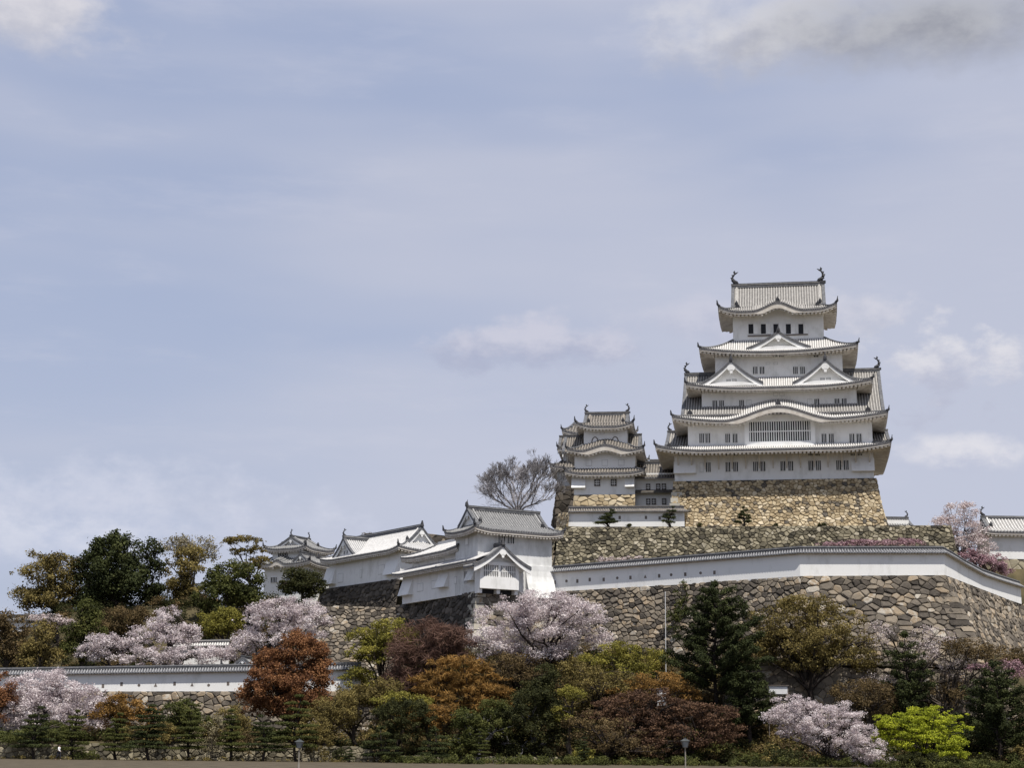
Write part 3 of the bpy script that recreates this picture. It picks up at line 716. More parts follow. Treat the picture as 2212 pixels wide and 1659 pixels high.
hei('long white plaster wall with loopholes and tiled coping along the outer rampart',
    [(C2[0] - 1.2, C2[1] + .9, ZZ(1277, 238, 1195), zA), (C3[0], C3[1] + .35, ZZ(1246, 221, 1730), zB), (C4[0] - .2, C4[1] + .35, ZZ(1244, 221, 2040), ZZ(1182, 221, 2040))]
    + [(XX(px, Y, 1230), Y + .35, ZZ(pb, Y, px), ZZ(pt, Y, px)) for px, Y, pt, pb in ((2060, 225, 1195, 1251), (2080, 229, 1208, 1260), (2119.5, 236.2, 1230, 1276), (2159, 243, 1244, 1289), (2200, 250, 1257, 1303))], loops=lp)
lp = [(0, (XX(p, 225) + 80) / (XX(760, 225) + 80), .55, 'r') for p in (405, 449, 494, 545, 590, 630, 672)]
lp = [(0, (XX(p, 224.7, 1480) + 80) / (XX(780, 224.7, 1480) + 80), dz, s) for p, dz, s in ((222, .5, 'r'), (262, .75, 'r'), (300, .6, 'c'), (336, .65, 't'), (377, .8, 'r'), (415, .7, 't'), (451, .6, 'c'), (493, .8, 'r'))]
hei('low white wall with dark coping at left above the blossoming trees', [(-80, 225.4, ZZ(1496, 225, -190), ZZ(1449, 225, -190)), (XX(780, 225.4, 1440), 225.4, ZZ(1495, 225, 780), ZZ(1433, 225, 780))], loops=lp)
hei('short white wall on the terrace in front of the small keep', [(XX(1228, 257, 1100), 257, ZZ(1137, 257, 1228), ZZ(1096, 257, 1228)), (XX(1474, 256, 1100), 256, ZZ(1136, 256, 1474), ZZ(1094.5, 256, 1474)), (XX(1474, 256, 1100) + .6, 264, 34.6, ZZ(1094.5, 256, 1474))],
    loops=[(0, .45, 1.0, 'r'), (0, .68, 1.0, 'r'), (0, .8, .9, 'r')], roofkey='aged')
hei('short tile-topped wall glimpsed between the cherries and the olive bush', [(XX(380, 246), 246, 13, ZZ(1386, 246, 380)), (XX(500, 246), 246, 13, ZZ(1384, 246, 500))], roofkey='white')
hei('low pale wall at the far left edge beyond the brown trees', [(XX(-40, 262), 262, 14.5, ZZ(1332, 262, 0)), (XX(160, 262), 262, 14.5, ZZ(1328, 262, 160))], roofkey='grey')
def b_tb(mb): stone_wall(mb, (XX(1206, 258.5), 262), (XX(1229, 256.6), 256.4), 38, 37.4, 32, 32, .12, .8, .6, rng, cap=1.5)
stone_thing('rampart', 'small tan stone block at the left end of the terrace wall', b_tb, 'stone_keep')

# ================================================================ THE MAIN KEEP
KO = P(1673, 1037, 260); KR = R(-9.5); KF = Frame(KO, KR); KD = 22.0
keep = empty('castle_keep', KO, KR, 'tall five-roofed white castle keep with curved gables, largest building', 'castle keep')
def kx(px, py, yo): return KF.L(px, py, yo)[0]
def kz(px, py, yo): return KF.L(px, py, yo)[1]
def wallbox(par, x0, x1, y0, y1, z0, z1, mat='plaster', name='wall'):
    mb = MB(); mb.box(x0, x1, y0, y1, z0, z1); return mb.build(name, M[mat], par)
W1 = (kx(1457, 1000, 0), kx(1887, 1000, 0), 0, KD)
W3 = (kx(1486, 940, 1.3), kx(1884.5, 940, 1.3), 1.3, KD - 1.3)
W4 = (kx(1516, 870, 3.4), kx(1851, 870, 3.4), 3.4, KD - 3.4)
W5 = (kx(1545, 790, 5.2), kx(1820, 790, 5.2), 5.2, KD - 5.2)
W6 = (kx(1583, 700, 6.7), kx(1779, 700, 6.7), 6.7, KD - 6.7)
R1 = (kx(1415, 965, -3.2), kx(1926, 958, -3.2), -3.2, KD + 2.6)
R2 = (kx(1451, 900, -1.0), kx(1919, 893, -1.0), -1.0, KD + 1.0)
R3 = (kx(1481, 830, 1.2), kx(1886, 823, 1.2), 1.2, KD - 1.2)
R4 = (kx(1510, 753, 3.2), kx(1854, 747, 3.2), 3.2, KD - 3.2)
R5 = (kx(1551, 665, 4.4), kx(1808, 656, 4.4), 4.4, KD - 4.4)
e1, e2, e3, e4, e5 = [kz(1680, p, y) for p, y in ((969, -3.2), (906, -1.0), (835, 1.2), (758, 3.2), (669.5, 4.4))]
t1, t2, t3, t4 = [kz(1680, p, y) for p, y in ((961.5, 1.3), (884, 3.4), (814, 5.2), (733, 6.7))]
wallbox(keep, *W1[:2], W1[2], W1[3], -.1, e1 + .6)
wallbox(keep, *W3, e1 + .2, e2 + .8); wallbox(keep, *W4, e2 + .2, e3 + .8); wallbox(keep, *W5, e3 + .2, e4 + .8)
wallbox(keep, *W6, e4 + .2, e5 + .9)
kc0 = lambda px, yo, py=900: kx(px, py, yo)
ring_roof(keep, 'white', R1, W3, e1, t1, W1, up=.85, raft=.62)
ring_roof(keep, 'white', R2, W4, e2, t2, W3, up=.95, bumps={'f': [(kx(1681.5, 900, -1) - (R2[0] + R2[1]) / 2, 8.9, 2.15)]})
ring_roof(keep, 'white', R3, W5, e3, t3, W4, up=.95)
ring_roof(keep, 'white', R4, W6, e4, t4, W5, up=.9)
# top roof: hipped skirt with a wave gable, gabled roof above
gx0, gx1 = kx(1583, 640, 8), kx(1779, 640, 8); gy0 = 6.9
zg = e5 + 1.35; zr = kz(1680, 615, 11) - .3
bc = kx(1680, 668, 4.4) - (R5[0] + R5[1]) / 2
top = ring_roof(keep, 'top', R5, (gx0 + .5, gx1 - .5, gy0, KD - gy0), e5, zg, W6, up=1.0, bumps={'f': [(bc, 4.1, 1.35)]}, k=1.4)
tg = gable_roof(keep, 'top', T_id((gx0 + gx1) / 2, KD / 2), (gx0 - gx1) / 2 - .25, (gx1 - gx0) / 2 + .25, KD - 2 * gy0 + .5, zg - .12, zr, sag=.12, ridge_h=.7, board=.55)
# small curved saddle over the wave gable so that it runs back into the slope
sb = MB()
bx = kx(1680, 668, 4.4)
for k in range(12):
    a, b = bx - 4.2 + .7 * k, bx - 4.2 + .7 * (k + 1)
    ha, hb = bell(a - bx, [(0, 4.1, 1.35)]), bell(b - bx, [(0, 4.1, 1.35)])
    sb.poly([(a, 4.5, e5 + .02 + ha), (b, 4.5, e5 + .02 + hb), (b, 4.5 + 2.4 + hb * 1.1, zg + hb * .8), (a, 4.5 + 2.4 + ha * 1.1, zg + ha * .8)])
for k in range(20):
    a = bx - 4.2 + .42 * (k + .5); h_ = bell(a - bx, [(0, 4.1, 1.35)])
    sb.tube([(a, 4.4, e5 + .08 + h_), (a, 5.7 + h_ * .4, (e5 + zg) / 2 + h_ * .9), (a, 6.9 + h_ * 1.1, zg + .1 + h_ * .8)], .09, 4, 1)
sb.build('roof', [M['pan_top'], M['rib_top']], keep)
fish(tg, gx0 + .2, KD / 2, zr + .6, 2.2, 1); fish(tg, gx1 - .2, KD / 2, zr + .6, 2.3, -1)
def endtile(par, px, py, yo, s=.8):
    x, z = KF.L(px, py, yo); mb = MB()
    mb.prism([(x - s * .55, z), (x + s * .55, z), (x + s * .4, z + s * .5), (x + s * .16, z + s * .75), (x, z + s * 1.15), (x - s * .16, z + s * .75), (x - s * .4, z + s * .5)], yo, yo + .25)
    mb.build('end_tile', M['orn'], par)
for px, py, yo in ((1679.5, 650, 5.2), (1593, 664, 5), (1766, 659, 5)): endtile(top, px, py, yo, .75)
for px, py, yo in ((1681, 874, -.4), (1490, 895, -.3), (1875, 888, -.3), (1445, 967, -1.8)): endtile(keep, px, py, yo, .85)
# big side gables between the second and third roofs
gz1 = kz(1700, 807.5, 11); gz0 = kz(1700, 893, .8); sx0, sx1 = kx(1477, 850, 8), kx(1904, 850, 8)
sg = gable_roof(keep, 'top', T_id((sx0 + sx1) / 2, KD / 2), (sx0 - sx1) / 2, (sx1 - sx0) / 2, KD - 1.4, gz0, gz1, sag=.25, ridge_h=.6, board=.6, inset=1.2, kud=False)
fish(sg, sx0 + .3, KD / 2, gz1 + .5, 1.8, 1); fish(sg, sx1 - .3, KD / 2, gz1 + .5, 1.9, -1)
lz1, lz0, lx0 = kz(1450, 935, 9), kz(1450, 964, 3), kx(1438, 940, 5)
lg = gable_roof(keep, 'top', T_id(0, 9.5), lx0, lx0 + 6, 13, lz0, lz1, sag=.25, ends='l', ridge_h=.45, kud=False, inset=.8)
fish(lg, lx0 + .3, 9.5, lz1 + .35, 1.35, 1)
rx1 = kx(1921, 940, 5)
gable_roof(keep, 'top', T_id(0, 9.5), rx1 - 4, rx1, 13, lz0 + .2, lz1 - .5, sag=.25, ends='r', ridge_h=.45, kud=False, inset=.8)
# triangular dormer gables
def dormer(pc, pl, pr, pyb, pya, yf, dl, gwin, key='white'):
    xl, xr = kx(pl, pyb, yf), kx(pr, pyb, yf); z0, z1 = kz(pc, pyb, yf), kz(pc, pya, yf) - .15
    g = gable_roof(keep, key, T_front((xl + xr) / 2, yf), 0, dl, (xr - xl), z0, z1, sag=.38, ends='l', ridge_h=.35, inset=1.15, board=.5, name='dormer_gable', kud=False, gwin=gwin)
    mb = MB(); c = (xl + xr) / 2
    mb.tube([(c, yf + .1, z1 + .1), (c, yf + .1, z1 + .5), (c, yf + .1, z1 + .9)], [.36, .28, .08], 6); mb.tube([(c, yf + .15, z1 + .9), (c + .05, yf + .15, z1 + 1.45)], [.12, .03], 5)
    mb.build('end_tile', M['orn'], g)
    lb = MB(); w = (xr - xl) * .3
    lb.prism([(c - w * 1.35, z0 - .35), (c + w * 1.35, z0 - .35), (c + w * 1.2, z0 - .1), (c + w * .7, z0 + .22), (c, z0 + .34), (c - w * .7, z0 + .22), (c - w * 1.2, z0 - .1)], yf - .25, yf + 1.2)
    lb.build('plaster_sill', M['plaster'], g)
    return g
dormer(1679.5, 1612, 1752, 752, 715, 3.9, 5, 0)
dormer(1577.5, 1511, 1649, 829, 778, 2.0, 6, .55)
dormer(1784, 1712, 1856, 826, 775, 2.0, 6, .55)
# windows
def kwin(px0, px1, py0, py1, yo, bars=3, kind='bars'):
    xa, za = KF.L(px0, py1, yo); xb, zb = KF.L(px1, py0, yo)
    return window(keep, (xa + xb) / 2, (za + zb) / 2, round(xb - xa, 1), round(zb - za, 1), yo, bars, kind)
cx1 = lambda c: 1398.9 + .2569 * c
for a, b in ((440, 465), (490, 531), (655, 697), (720, 761), (887, 929), (949, 991), (1117, 1159), (1183, 1225), (1352, 1392), (1416, 1457), (1586, 1627), (1649, 1690)):
    kwin(cx1(a), cx1(a) + 10.6 if b - a > 30 else cx1(b) + 1, 996.5 - (a - 1100) * .004, 1018 - (a - 1100) * .004, 0, 2, 'blind' if a == 440 else 'bars')
for a in (434, 486, 653, 715, 1463, 1524, 1697, 1757): kwin(cx1(a), cx1(a) + 10.6, 936.5, 957.5, 1.3, 2)
for a, kd in ((545, 'bars'), (602, 'bars'), (770, 'bars'), (832, 'blind'), (1343, 'blind'), (1402, 'bars'), (1572, 'bars'), (1633, 'bars')):
    kwin(cx1(a), cx1(a) + 10.6, 862.5 - (a - 1100) * .004, 881.5 - (a - 1100) * .004, 3.4, 2, kd)
for a in (885, 942, 1223, 1283): kwin(cx1(a), cx1(a) + 10.3, 791.5, 809, 5.2, 2)
for a in (995, 1060): kwin(cx1(a), cx1(a) + 8.7, 782, 788, 5.2, 0, 'blind')
for a in (1055, 1108): kwin(cx1(a), cx1(a) + 11, 847.5, 856, 3.4, 2, 'blind')
for a in (768, 1052, 1103, 1395): kwin(cx1(a), cx1(a) + 11, 766.5, 772, 5.2, 2)
for a in (278, 655, 722, 1350, 1410, 1705, 1765): kwin(cx1(a), cx1(a) + 10, 980, 985, 0, 2)
for k in range(5):
    xa = cx1(845 + 105 * k); kwin(xa, xa + 22.5, 698.5, 722.5, 6.7, 0, 'shutter')
mb = MB(); xa, xb = kx(cx1(842), 724, 6.7), kx(cx1(1348), 724, 6.7); zz = kz(1680, 723.5, 6.7)
mb.box(xa, xb, 6.5, 6.72, zz - .14, zz + .02); mb.build('window_sill', M['winframe'], keep)
# projecting lattice bay
xa, xb = kx(1608, 930, .7), kx(1761, 930, .7); za, zb = kz(1680, 962, .7), kz(1680, 902, .7)
bay = MB(); wl, wh = kz(1680, 953, .7), kz(1680, 909.5, .7); fr = .75
bay.box(xa, xb, .7, 1.32, za - .2, wl); bay.box(xa, xb, .7, 1.32, wh, zb + .6); bay.box(xa, xa + fr, .7, 1.32, wl, wh); bay.box(xb - fr, xb, .7, 1.32, wl, wh)
bay.box(xa + fr, xb - fr, 1.2, 1.31, wl, wh, 1)
bay.prism([(xa - .2, za - .6), (xb + .2, za - .6), (xb - .4, za + .1), ((xa + xb) / 2 + 3, za + .45), ((xa + xb) / 2 - 3, za + .45), (xa + .4, za + .1)], .2, .68, 0)
bo = bay.build('lattice_bay', [M['plaster'], M['dark']], keep)
lb = MB(); n = 26
for k in range(n):
    x = xa + fr + (xb - xa - 2 * fr) * (k + .5) / n; lb.box(x - .075, x + .075, .82, .98, wl, wh)
lb.box(xa + fr, xb - fr, .78, 1.0, (wl + wh) / 2 - .07, (wl + wh) / 2 + .07)
lb.build('lattice', M['plaster'], bo)
# struts under the lowest eaves and flared stone-drop bays at the corners
for k in range(15):
    x = W1[0] + .6 + (W1[1] - W1[0] - 1.2) * k / 14; mb = MB(); zt = e1 + .05
    mb.hexa([(x - .1, -.0, zt - 2.1), (x + .1, -.0, zt - 2.1), (x + .1, -.22, zt - 2.1), (x - .1, -.22, zt - 2.1)], [(x - .1, -.9, zt - .15), (x + .1, -.9, zt - .15), (x + .1, -1.15, zt - .25), (x - .1, -1.15, zt - .25)])
    mb.box(x - .09, x + .09, -.2, .01, zt - 2.6, zt - 1.9)
    mb.build('strut', M['eave'], keep)
def flare(par, xa, xb, ya, z0, z1, out=.75, lip=.1, name='stone_drop_bay', m='plaster', T=None):
    mb = MB(T); mb.hexa([(xa, ya + .02, z0), (xb, ya + .02, z0), (xb, ya + .02, z1), (xa, ya + .02, z1)], [(xa, ya - out, z0), (xb, ya - out, z0), (xb, ya - .01, z1), (xa, ya - .01, z1)])
    mb.box(xa, xb, ya - out, ya, z0 - lip, z0); return mb.build(name, M[m], par)
flare(keep, W1[0] - .1, kx(1503, 1021, -.7), 0, kz(1480, 1021, -.7), e1 - 1.2); flare(keep, kx(1840, 1018, -.7), W1[1] + .1, 0, kz(1860, 1016, -.7), e1 - 1.2)
# its stone base
def world(F, x, y): v = Matrix.Rotation(F.r, 3, 'Z') @ Vector((x, y, 0)); return (F.o.x + v.x, F.o.y + v.y)
def b_kb(mb):
    a, b, c = world(KF, W1[0] - .25, -.25), world(KF, W1[1] + .35, -.25), world(KF, W1[1] + .35, KD)
    z = KO.z; stone_wall(mb, a, b, z, z, z - 9, z - 9, .24, .6, .44, rng, bulge=.08, relief=.11, jit=.48, e0=.5, e1=.75, cap=1.5, curve=.6)
    stone_wall(mb, b, c, z, z, z - 9, z - 9, .2, .9, .65, rng, e0=1, cap=1.5, curve=.6)
    d = (Vector((*b, 0)) - Vector((*a, 0))).normalized()
    p1 = Vector((*a, z - 9)) + Vector((d.y, -d.x, 0)) * 2.16 - d * 1.08
    quoins(mb, (*a, z - .9), p1, d, (-d.y, d.x, 0), 9, rng, 1.9, 1.2)
kb = stone_thing('keep_base', 'sunlit golden stone base directly under the main keep', b_kb, 'stone_keep')

# ================================================================ SMALL KEEPS AND LINKING TOWER
SO = P(1306, 1069, 272); SF = Frame(SO, R(-8))
def sx(px, yo, py=980): return SF.L(px, py, yo)[0]
def sz(py, yo, px=1306): return SF.L(px, py, yo)[1]
sk = empty('small_keep', SO, R(-8), 'smaller three-roofed white keep left of the main keep with two bell-shaped windows', 'castle keep')
SDp = 11
A1 = (sx(1240, 0), sx(1371, 0), 0, SDp); A2 = (sx(1241, .6), sx(1372, .6), .6, SDp - .6); A3 = (sx(1261, 2.2), sx(1355, 2.2), 2.2, SDp - 2.2)
b1, b2, b3 = sz(1021.5, -1.3), sz(976.5, -.9), sz(920.5, .9)
wallbox(sk, *A1, 0, b1 + .5); wallbox(sk, *A2, b1, b2 + .6); wallbox(sk, *A3, b2, b3 + .6)
ring_roof(sk, 'aged', (sx(1219, -1.3), sx(1393, -1.3), -1.3, SDp + 1.3), A2, b1, sz(1012, .6), A1, up=.55, raft=.6, rib=.45)
ring_roof(sk, 'aged', (sx(1223, -.9), sx(1391, -.9), -.9, SDp + .9), A3, b2, sz(961, 2.2), A2, up=.75, raft=.6, rib=.45, bumps={'f': [(0, 4.6, 1.25)]})
s5 = ring_roof(sk, 'aged', (sx(1243, .9), sx(1369, .9), .9, SDp - .9), (sx(1266, 2.6), sx(1351, 2.6), 2.6, SDp - 2.6), b3, b3 + .9, A3, up=.75, raft=.6, rib=.45)
gz = sz(893.5, 5.5) - .3; ga, gb = sx(1262, 4), sx(1358, 4)
sgr = gable_roof(sk, 'aged', T_id((ga + gb) / 2, SDp / 2), (ga - gb) / 2, (gb - ga) / 2, SDp - 5.0, b3 + .78, gz, sag=.12, ridge_h=.6, rib=.45)
fish(sgr, ga + .2, SDp / 2, gz + .5, 1.35, 1); fish(sgr, gb - .2, SDp / 2, gz + .5, 1.4, -1)
mb = MB(); c = (A3[0] + A3[1]) / 2
mb.tube([(sx(1306, -.4), -.5, b2 + 1.25), (sx(1306, -.4), -.4, b2 + 2.1)], [.35, .05], 6); mb.build('end_tile', M['orn'], sk)
for p in (1285.5, 1329): window(sk, sx(p, 2.2), sz(950.5, 2.2), 1.25, 1.15, 2.2, 0, 'bell')
window(sk, sx(1301, 2.2), sz(935, 2.2), .75, .5, 2.2, 2, 'blind')
for p in (1272, 1306.5, 1342): window(sk, sx(p, .6), sz(1000, .6), 1.0, 1.0, .6, 2, 'blind')
for p in (1290, 1325.5): window(sk, sx(p, 0), sz(1043, 0), .95, 1.1, 0, 2, 'grid')
flare(sk, sx(1235, 0), sx(1265, 0), 0, sz(1052, -.7), sz(1030, 0)); flare(sk, sx(1350, 0), sx(1370, 0), 0, sz(1051, -.7), sz(1030, 0))
# west gables poking out at both sides
for side, px in (('l', 1218), ('r', 1385)):
    x = sx(px, 4)
    gable_roof(sk, 'aged', T_id(0, 5.2), x if side == 'l' else x - 4, x + 4 if side == 'l' else x, 8, b2 + .4, sz(943, 5.2), sag=.3, ends=side, ridge_h=.4, inset=.6, kud=False)
def b_skb(mb):
    a, b = world(SF, A1[0] - .05, -.12), world(SF, A1[1] + .05, -.12); stone_wall(mb, a, b, SO.z, SO.z, SO.z - 5, SO.z - 5, .15, 1.1, .6, rng, bulge=.1, lo=.3, cap=1, e0=.4, e1=0)
stone_thing('keep_base', 'narrow strip of golden stone under the small keep', b_skb, 'stone_keep')
# second small keep, mostly hidden behind the first one
NO = P(1262, 1095, 290); NF = Frame(NO, R(-8)); nk = empty('small_keep', NO, R(-8), 'darker small keep peeking out behind the left side of the bell-window keep', 'castle keep')
nx = lambda p, yo: NF.L(p, 980, yo)[0]
nz = lambda py, yo: NF.L(1240, py, yo)[1]
Dn = 12; n1, n2, n3 = nz(1011, -1.2), nz(974, -.6), nz(936, .8)
Q1 = (nx(1203, 0), nx(1322, 0), 0, Dn); Q2 = (nx(1216, .8), nx(1308, .8), .8, Dn - .8); Q3 = (nx(1228, 2), nx(1296, 2), 2, Dn - 2)
wallbox(nk, *Q1, nz(1050, 0), n1 + .5, 'plaster_worn'); wallbox(nk, *Q2, n1, n2 + .5, 'plaster_worn'); wallbox(nk, *Q3, n2, n3 + .5)
ring_roof(nk, 'aged', (nx(1187, -1.2), nx(1337, -1.2), -1.2, Dn + 1.2), Q2, n1, n1 + 1.6, Q1, up=.7, rib=.5)
ring_roof(nk, 'aged', (nx(1204, -.6), nx(1320, -.6), -.6, Dn + .6), Q3, n2, n2 + 1.7, Q2, up=.7, rib=.5)
ring_roof(nk, 'aged', (nx(1213, .6), nx(1308, .6), .6, Dn - .6), (nx(1240, 3), nx(1284, 3), 4.5, 6.5), n3, n3 + 2.6, Q3, up=.7, rib=.5)
gable_roof(nk, 'aged', T_id(0, 6), nx(1206, 4), nx(1240, 4), 7, n2 + .8, n2 + 3.6, ends='l', kud=False, ridge_h=.4, rib=.5)
def b_nkb(mb):
    a, b, c = world(NF, Q1[0], -.1), world(NF, Q1[1], -.1), world(NF, Q1[0], Dn)
    z = NO.z + NF.L(1240, 1050, 0)[1]; stone_wall(mb, a, b, z, z, z - 7, z - 7, .12, 1.2, .8, rng, cap=1, e0=.5)
    stone_wall(mb, c, a, z, z, z - 7, z - 7, .12, 1.2, .8, rng, cap=1, e1=.5)
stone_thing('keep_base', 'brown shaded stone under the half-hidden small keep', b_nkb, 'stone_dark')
# linking tower
lt = empty('linking_tower', SO, R(-8), 'low two-storey white corridor tower joining the small and the main keep', 'tower')
l0, l1 = sx(1366, 1.6), sx(1462, 1.6)
wallbox(lt, l0, l1, 1.6, 8, sz(1100, 1.6), sz(1030, 1.6) + .5, 'plaster')
gable_roof(lt, 'aged', T_id((l0 + l1) / 2, 5), (l0 - l1) / 2, (l1 - l0) / 2, 9, sz(1033, .5), sz(1004, 5), sag=.2, ends='', kud=False, wall=False, rib=.45)
gable_roof(lt, 'aged', T_id((l0 + l1) / 2 + .6, 8), -1.7, 1.5, 5, sz(1016, 6), sz(1000.5, 8), ends='lr', kud=False, rib=.45)
mb = MB(); z = sz(1066, 1.0)
mb.hexa([(l0, .5, z - .12), (l1, .5, z - .12), (l1, 1.6, z + .35), (l0, 1.6, z + .35)], [(l0, .5, z + .08), (l1, .5, z + .08), (l1, 1.6, z + .6), (l0, 1.6, z + .6)])
mb.build('pent_roof', M['pan_aged'], lt)
for p in (1399.5, 1421, 1433.5): window(lt, sx(p, 1.6), sz(1053, 1.6), .7, 1.0, 1.6, 1, 'grid')
for p in (1399.5, 1411.5, 1433.5): window(lt, sx(p, 1.6), sz(1085, 1.6), .7, 1.0, 1.6, 1, 'grid')

# ================================================================ TURRET WITH BARRED BAY, AND ITS WINGS
TR = math.atan2(C2[1] - C1[1], C2[0] - C1[0]); TO = Vector((C1[0], C1[1], K1)); TF = Frame(TO, TR)
def tf(px, py, yo): return TF.L(px, py, yo)
def tl(px, py, xo): return TF.Lx(px, py, xo)
tu = empty('turret', TO, TR, 'white turret with grey tiled roof and a barred gable bay on the rampart corner', 'turret')
ez = tf(1100, 1147, -1.2)[1]; Tx1 = tf(1192, 1200, 0)[0]; Td = 6.6
wallbox(tu, 0, Tx1, 0, Td, -.2, ez + .4, 'plaster_worn')
rz_ = tf(1090, 1101, 3.3)[1]; ring_roof(tu, 'grey', (-1.25, Tx1 + 1.3, -1.25, Td + 1.25), (.7, Tx1 - .2, .7, Td - .7), ez, ez + 1.0, (0, Tx1, 0, Td), up=.45, raft=.5, rib=.4, k=1.9)
tgr = gable_roof(tu, 'grey', T_id(Tx1 / 2 + .05, Td / 2), -Tx1 / 2 - .1, Tx1 / 2 - .2, Td - 1.2, ez + .9, rz_ - .4, sag=.15, ridge_h=.55, rib=.4, board=.4)
mb = MB(); mb.tube([(-.05, Td / 2, rz_), (-.1, Td / 2, rz_ + .5), (.05, Td / 2, rz_ + .9)], [.3, .2, .06], 6); mb.build('end_tile', M['orn'], tgr)
# battered buttress foot on the right of the front
mb = MB(); xa, xb = 7.6, Tx1 + .15
for k in range(6):
    u0, u1 = k / 6, (k + 1) / 6; f = lambda u: -.15 - 1.5 * (1 - u) ** 2.2
    mb.hexa([(xa, .01, u0 * 4.6 - .6), (xb, .01, u0 * 4.6 - .6), (xb, f(u0), u0 * 4.6 - .6), (xa, f(u0), u0 * 4.6 - .6)], [(xa, .01, u1 * 4.6 - .6), (xb, .01, u1 * 4.6 - .6), (xb, f(u1), u1 * 4.6 - .6), (xa, f(u1), u1 * 4.6 - .6)])
mb.build('buttress', M['plaster_worn'], tu)
for p in (1417 * .247 + 677.6 + 71, 1098): pass
for a in (1642, 1722): window(tu, tf(677.6 + .247 * a, 1166, 0)[0], tf(1090, 1165.5, 0)[1], 1.15, 1.15, 0, 3)
window(tu, -tl(1008.5, 1170, 0)[0], tl(1008.5, 1170, 0)[1], .9, 1.1, 0, 1, 'blind', 'l').location = (0, tl(1008.5, 1170, 0)[0], tl(1008.5, 1170, 0)[1])
# barred bay with its own gable
by = -1.5; bx0, bx1 = tf(1037, 1250, by)[0], tf(1121, 1250, by)[0]; bz1, bz0 = tf(1080, 1219, by)[1], tf(1080, 1273, by)[1]
wz1, wz0 = tf(1080, 1222, by)[1], tf(1080, 1247, by)[1]
mb = MB(); fr = .45
mb.box(bx0, bx1, by, .02, wz1, bz1 + .25); mb.box(bx0, bx1, by, .02, bz0, wz0); mb.box(bx0, bx0 + fr, by, .02, wz0, wz1); mb.box(bx1 - fr, bx1, by, .02, wz0, wz1)
mb.box(bx0 + fr, bx1 - fr, by + .22, -.3, wz0 + .01, wz1 - .01, 1)
for (a, b) in ((bx0, bx0 + .5), (bx1 - .5, bx1), ((bx0 + bx1) / 2 - .25, (bx0 + bx1) / 2 + .25)): mb.box(a, b, by + .3, .02, -.35, bz0)
mb.box(bx0 + .3, bx1 - .3, -.3, -.1, -.3, bz0, 1)
bay = mb.build('barred_bay', [M['plaster'], M['dark']], tu)
lb = MB(); n = 18
for k in range(n):
    x = bx0 + fr + (bx1 - bx0 - 2 * fr) * (k + .5) / n; lb.box(x - .06, x + .06, by + .06, by + .2, wz0, wz1)
xm = (bx0 + bx1) / 2; lb.box(xm - .16, xm + .16, by + .02, by + .3, wz0, wz1); lb.box(bx0 + fr, bx1 - fr, by + .04, by + .22, (wz0 + wz1) / 2 - .05, (wz0 + wz1) / 2 + .05)
lb.build('window_bars', M['plaster'], bay)
yg = -2.3; ax_, az_ = tf(1085, 1174, yg); gl, glz = tf(1024, 1219, yg); gr, _ = tf(1148, 1214, yg)
dg = gable_roof(tu, 'wall', T_front((gl + gr) / 2, yg), 0, 3.2, gr - gl, glz - .1, az_ - .3, sag=.42, ends='l', ridge_h=.5, board=.5, inset=1.3, kud=False, rib=.36, name='bay_gable')
mb = MB(); mb.tube([((gl + gr) / 2, yg + .1, az_ - .2), ((gl + gr) / 2, yg + .1, az_ + .7)], [.42, .1], 6); mb.build('end_tile', M['orn'], dg)
# lower wing
wg = empty('wing', TO, TR, 'two-tier white wing running back from the barred turret above dark stone', 'castle building')
wy1 = tl(869, 1290, 0)[0]; lz = tl(940, 1227, -1.25)[1]; uz = tl(920, 1200.5, .5)[1]
wallbox(wg, 0, 8, Td - .05, wy1, -.2, lz + .4, 'plaster'); wallbox(wg, .9, 7.4, Td + .02, wy1 - 1.2, lz, uz + .4, 'plaster')
# lower pent roof along the left side, from the bay gable to the far corner
rb = MB(); eb = MB(); y0_, y1_ = -1.9, wy1 + 1.2; L = y1_ - y0_; Tl = lambda x, y, z: (-1.3 + y, (y0_ + y1_) / 2 - x, z)
zf = lambda x, v: lz + .12 + 1.0 * v + (.25 * max(0, 1 - (L / 2 + x) / 3) ** 2) * (1 - v)
rb.T = eb.T = Tl; slope(rb, L, 2.2, lambda x: min(1, (L / 2 + x) / 2.0) if x < 0 else 1.0, zf, .4); eaves(eb, L, 1.3, zf, fas=.16, raft=.6, rise=.2)
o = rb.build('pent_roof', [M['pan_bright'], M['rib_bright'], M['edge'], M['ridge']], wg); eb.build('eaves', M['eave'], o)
ring_roof(wg, 'bright', (-.35, 8.6, Td - 1, wy1 + .2), (3.6, 4.6, Td - .5, wy1 - 4.2), uz, uz + 1.9, (.9, 7.4, Td, wy1 - 1.2), up=.3, sides='lrb', rib=.42, tips=False)
ur = MB(); ur.box(3.7, 4.5, Td - .4, wy1 - 4, uz + 1.85, uz + 2.45, 0); ur.build('roof_ridge', M['rib_bright'], wg)
def lwin(par, F, px, py, xo, w, h, kind='blind', bars=1):
    y, z = F.Lx(px, py, xo); window(par, 0, 0, w, h, 0, bars, kind, 'l').location = (xo, y, z)
for px, py in ((908, 1269.5), (939, 1263)): lwin(wg, TF, px, py, 0, 1.9, 1.2)
lwin(wg, TF, 984, 1254, 0, .8, 1.0); lwin(wg, TF, 1008, 1247, 0, 1.1, 1.7, 'bars', 2)
for px, py in ((900, 1225), (954, 1215.5)): lwin(wg, TF, px, py, .9, 1.9, 1.1)
